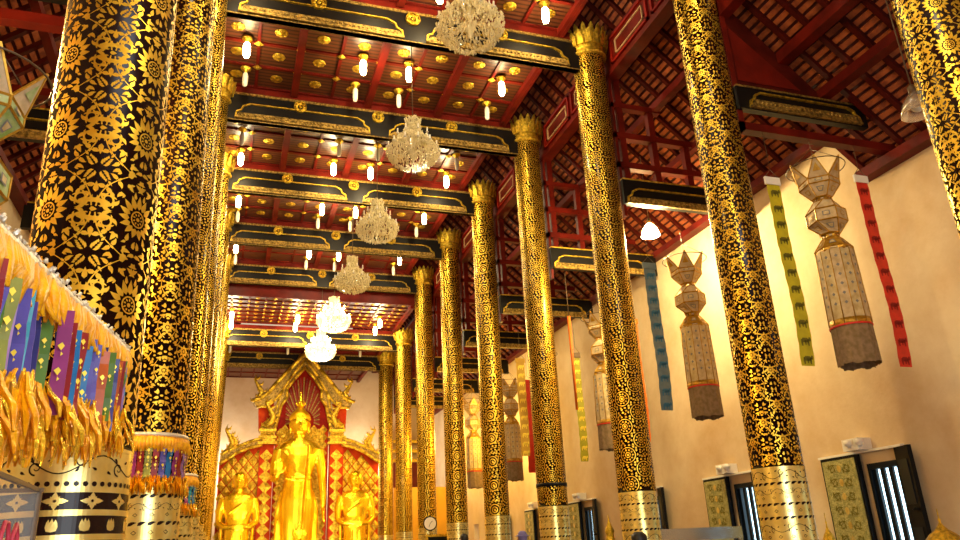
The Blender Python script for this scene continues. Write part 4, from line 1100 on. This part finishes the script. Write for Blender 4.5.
for i in range(N):
    u = (i+.5)/N; p = GP(u)+Vector((R.uniform(-.04, .04), 0, -.1+R.uniform(-.025, .02))); a = R.uniform(-.35, .7)
    q = MB(); m = seq[i % len(seq)]; ribbon_part(q, m, p, R.uniform(.028, .046), .30+R.uniform(-.03, .04), (cos(a), sin(a), 0), 0, R)
    q.build('ribbon', t)
b = MB()
for i in range(130):
    u = (i+.3)/130; p = GP(u)+Vector((R.uniform(-.05, .05), 0, -.37+R.uniform(-.05, .05))); tassel(b, p, R.uniform(.11, .19), R, .95)
b.build('tassel_fringe', t, kind='stuff')
def ring_garland(lab, x, y, z, r, N, s=1, lab2=None):
    t = thing('ribbon_garland', lab, 'garland', (x, y, z), 0, 'rings of ribbons round the left columns'); R = random.Random(int(y)); b = MB()
    for i in range(70):
        a = 2*PI*i/70; p = Vector((r*cos(a), r*sin(a), 0)); b.tube([p, p*1.05+Vector((0,0,-.07)), p*R.uniform(1., 1.1)+Vector((0,0,-.15))], [.02, .035, .01], 'yellow_cloth', 6)
    b.build('yellow_frill', t)
    b = MB(); b.tube([(r*cos(2*PI*i/40), r*sin(2*PI*i/40), .02) for i in range(41)], .025, 'silver_trim', 6); b.build('silver_edging', t)
    for i in range(N):
        a = 2*PI*i/N; p = (r*1.04*cos(a), r*1.04*sin(a), -.1); q = MB(); ribbon_part(q, rk[R.randrange(len(rk))], p, .06, .3, (-sin(a), cos(a), 0), 0, R); q.build('ribbon', t)
    b = MB()
    for i in range(N*2): a = PI*i/N; tassel(b, (r*1.04*cos(a), r*1.04*sin(a), -.38), .18, R, 1.3)
    b.build('tassel_fringe', t, kind='stuff')
ring_garland('ring of prayer ribbons tied round the leafy second left column', -.77, YS[1], 1.22, .36, 34)
ring_garland('small ring of prayer ribbons round the third left column, white edged', -.77, YS[2], 1.22, .36, 30)

# ------------------------------------------------------------------ clear offering box at the lower left corner
t = thing('offering_box', 'clear acrylic offering box with red lettering at lower left corner', 'box', (-.56, 1.0, FL))
MB().b2((-.3, -.3, 0), (.3, .3, 1.0), 'white_plastic').build('stand', t)
b = MB()
for x in (-.3, .295): b.b2((x, -.3, 1.0), (x+.005, .3, 1.715), 'glazed')
for y in (-.3, .295): b.b2((-.3, y, 1.0), (.3, y+.005, 1.715), 'glazed')
b.build('clear_panel', t)
b = MB()
for x in (-.305, .295): b.b2((x, -.305, 1.711), (x+.006, .305, 1.717), 'wire')
for y in (-.305, .295): b.b2((-.305, y, 1.711), (.305, y+.006, 1.717), 'wire')
for x in (-.3, .3):
    for y in (-.3, .3): b.b2((x-.003, y-.003, 1.0), (x+.003, y+.003, 1.715), 'wire')
b.build('edge_frame', t)
b = MB()
def glyph(y0, z0, kind):
    P = {0: [(0, 0), (0, .05), (.006, .065), (.016, .065), (.022, .05), (.022, 0)], 1: [(.004, .02), (0, .03), (.006, .035), (.004, .0), (.004, .05), (.012, .065), (.02, .05), (.02, 0)], 2: [(0, .055), (.01, .065), (.022, .055), (.022, 0), (.014, .005), (.01, .02)]}[kind]
    b.tube([(.305, y0+x*1.6, z0+z) for x, z in P], .0028, 'text_red', 6)
for i, k in enumerate((0, 1, 0, 2, 1, 0, 1)): glyph(-.15+i*.05, 1.595, k)
b.build('lettering', t)

# ------------------------------------------------------------------ people, only the tops of their heads rise into view
def person(lab, x, y, hm, sm_, h=1.62, hat=None, rz=0):
    t = thing('person', lab, 'person', (x, y, FL), rz, 'visitors whose heads top the bottom edge'); k = h/1.7
    me = bpy.data.meshes.new('body')
    V = [(0,0,.95), (0,0,1.15), (0,0,1.38), (0,0,1.48), (.19,0,1.40), (.25,.02,1.12), (.24,-.08,.88), (-.19,0,1.40), (-.25,.02,1.12), (-.24,-.08,.88), (.1,0,.9), (.11,-.02,.5), (.11,.02,.08), (.11,-.14,.03), (-.1,0,.9), (-.11,-.02,.5), (-.11,.02,.08), (-.11,-.14,.03)]
    E_ = [(0,1),(1,2),(2,3),(2,4),(4,5),(5,6),(2,7),(7,8),(8,9),(0,10),(10,11),(11,12),(12,13),(0,14),(14,15),(15,16),(16,17)]
    Rr = [.15,.13,.14,.06,.07,.045,.032,.07,.045,.032,.09,.06,.04,.04,.09,.06,.04,.04]
    me.from_pydata([Vector(v)*k for v in V], E_, []); me.materials.append(MATS[sm_])
    o = link('body', me, t); md = o.modifiers.new('Skin', 'SKIN'); md.use_smooth_shade = True
    for i, r in enumerate(Rr): me.skin_vertices[0].data[i].radius = (r*k, r*k*.85)
    me.skin_vertices[0].data[0].use_root = True
    o.modifiers.new('Sub', 'SUBSURF').levels = 2
    for s_ in (-1, 1):
        q = MB(); q.ball((s_*.24*k, -.1*k, .81*k), .035*k, 'skin', 10, 8, (.6, 1, 1.3)); fingers(q, (s_*.24*k, -.1*k, .77*k), (0, -.1, -1), (0, 1, 0), .07*k, 'skin', 1); q.build('hand', t)
    q = MB(); q.tube([(0,0,1.44*k), (0,0,1.54*k)], .055*k, 'skin', 12); head(q, (0, -.01, 1.61*k), .23*k, 'skin'); q.build('head', t)
    q = MB()
    loft(q, [(1.55*k, 0, .045, .07, .05), (1.6*k, 0, .03, .098, .088), (1.68*k, 0, .012, .103, .112), (1.72*k, 0, .008, .09, .1), (1.755*k, 0, .008, .05, .055)], hat or 'hair', 20)
    if hat: q.lathe([(.1, 1.67*k), (.17, 1.655*k), (.17, 1.66*k), (.1, 1.685*k)], 20, hat)
    q.build('hat' if hat else 'hair', t)
person('person with dark hair at bottom edge, in front of third column', 5.45, 9.7, 0, 'shirt', 1.70, None, PI)
person('person in violet hat at bottom edge, left of the strapped column', 6.48, 16.8, 0, 'shirt2', 1.93, 'hat_violet', PI)
person('person with dark hair before the sixth right column', 6.17, 20.3, 0, 'shirt', 2.0, None, PI)
person('person in violet hat before the eighth right column', 6.13, 27.3, 0, 'shirt2', 2.0, 'hat_violet', PI)

# ------------------------------------------------------------------ light
def point(name, loc, e, c, r=.08):
    l = bpy.data.lights.new(name, 'POINT'); l.energy = e; l.color = c; l.shadow_soft_size = r
    o = bpy.data.objects.new(name, l); COL.objects.link(o); o.location = loc; return o
WARM = (1, .84, .52)
for (x, y, z) in LIGHTS: point('bulb_light', (x, y, z-.6), 55, WARM, .12)
for y in (YS[0]+1.75, YS[0]-2):  # added lights in the unseen near bays, no bulbs modelled there
    for x in LX: point('bulb_light', (x, y, 9.8), 70, WARM, .12)
point('dome_light', (-2.7, 6.6, 4.35), 520, (1, .7, .3), .15)  # light of the assumed, unseen dome lamp in the left aisle
for x in (-.2, 6.4): point('back_wall_fill', (x, 39.3, 4.2), 420, (1, .9, .72), .3)  # added fill behind the altar to brighten the back wall, no lamps there
point('chandelier_light', (XC, 1.3, 6.7), 300, WARM, .4)  # fill from the added out-of-view chandelier
point('dome_light', (8.62, 13.3, 6.28), 720, (1, .80, .38), .15)
for k in (4, 5): point('chandelier_light', (XC, CY[k], 6.7), 260, (1, .78, .42), .35)
# assumed spot lights aimed at the altar figures, no fixtures modelled
def spot(loc, to, e, c, ang, r=.15):
    l = bpy.data.lights.new('altar_spotlight', 'SPOT'); l.energy = e; l.color = c; l.spot_size = ang; l.spot_blend = .5; l.shadow_soft_size = r
    o = bpy.data.objects.new('altar_spotlight', l); COL.objects.link(o); o.location = loc; o.rotation_euler = (Vector(to)-Vector(loc)).to_track_quat('-Z', 'Y').to_euler()
for x in (.6, 2.9, 5.2): spot((x, 28.5, -.2), (2.9+(x-2.9)*.6, 34, 3.2), 720, (1, .84, .42), 1.4)
for k in (5, 6, 7): point('aisle_fill', (9.2, YS[k]+2, 4.2), 260, (1, .64, .12), .2)  # assumed yellow light in the far right aisle, no lamps modelled
# daylight through the assumed open front doorway behind the viewer
l = bpy.data.lights.new('doorway_daylight', 'AREA'); l.shape = 'RECTANGLE'; l.size = 4.8; l.size_y = 4; l.energy = 360; l.color = (.85, .93, 1)
o = bpy.data.objects.new('doorway_daylight', l); COL.objects.link(o); o.location = (3.05, -3.4, .5); o.rotation_euler = (PI/2, 0, 0)
w = bpy.data.worlds.new('world'); scn.world = w; w.use_nodes = True
bg = w.node_tree.nodes['Background']; bg.inputs[0].default_value = (1, .8, .55, 1); bg.inputs[1].default_value = .5

# ------------------------------------------------------------------ camera
f, pi_, ya, ro = 748.0925, .35942, .330974, -.0474458
F = Vector((sin(ya)*cos(pi_), cos(ya)*cos(pi_), sin(pi_))); R = Vector((cos(ya), -sin(ya), 0)); U = R.cross(F)
R2 = R*cos(ro)+U*sin(ro); U2 = -R*sin(ro)+U*cos(ro)
cd = bpy.data.cameras.new('camera'); cam = bpy.data.objects.new('camera', cd); COL.objects.link(cam)
cd.sensor_width = 36; cd.lens = f*36/960; cd.clip_start = .05; cd.clip_end = 200
cam.matrix_world = Matrix((R2, U2, -F)).transposed().to_4x4()
scn.camera = cam
vs = scn.view_settings; vs.view_transform = 'Standard'; vs.look = 'None'; vs.gamma = 1; vs.exposure = 0.52
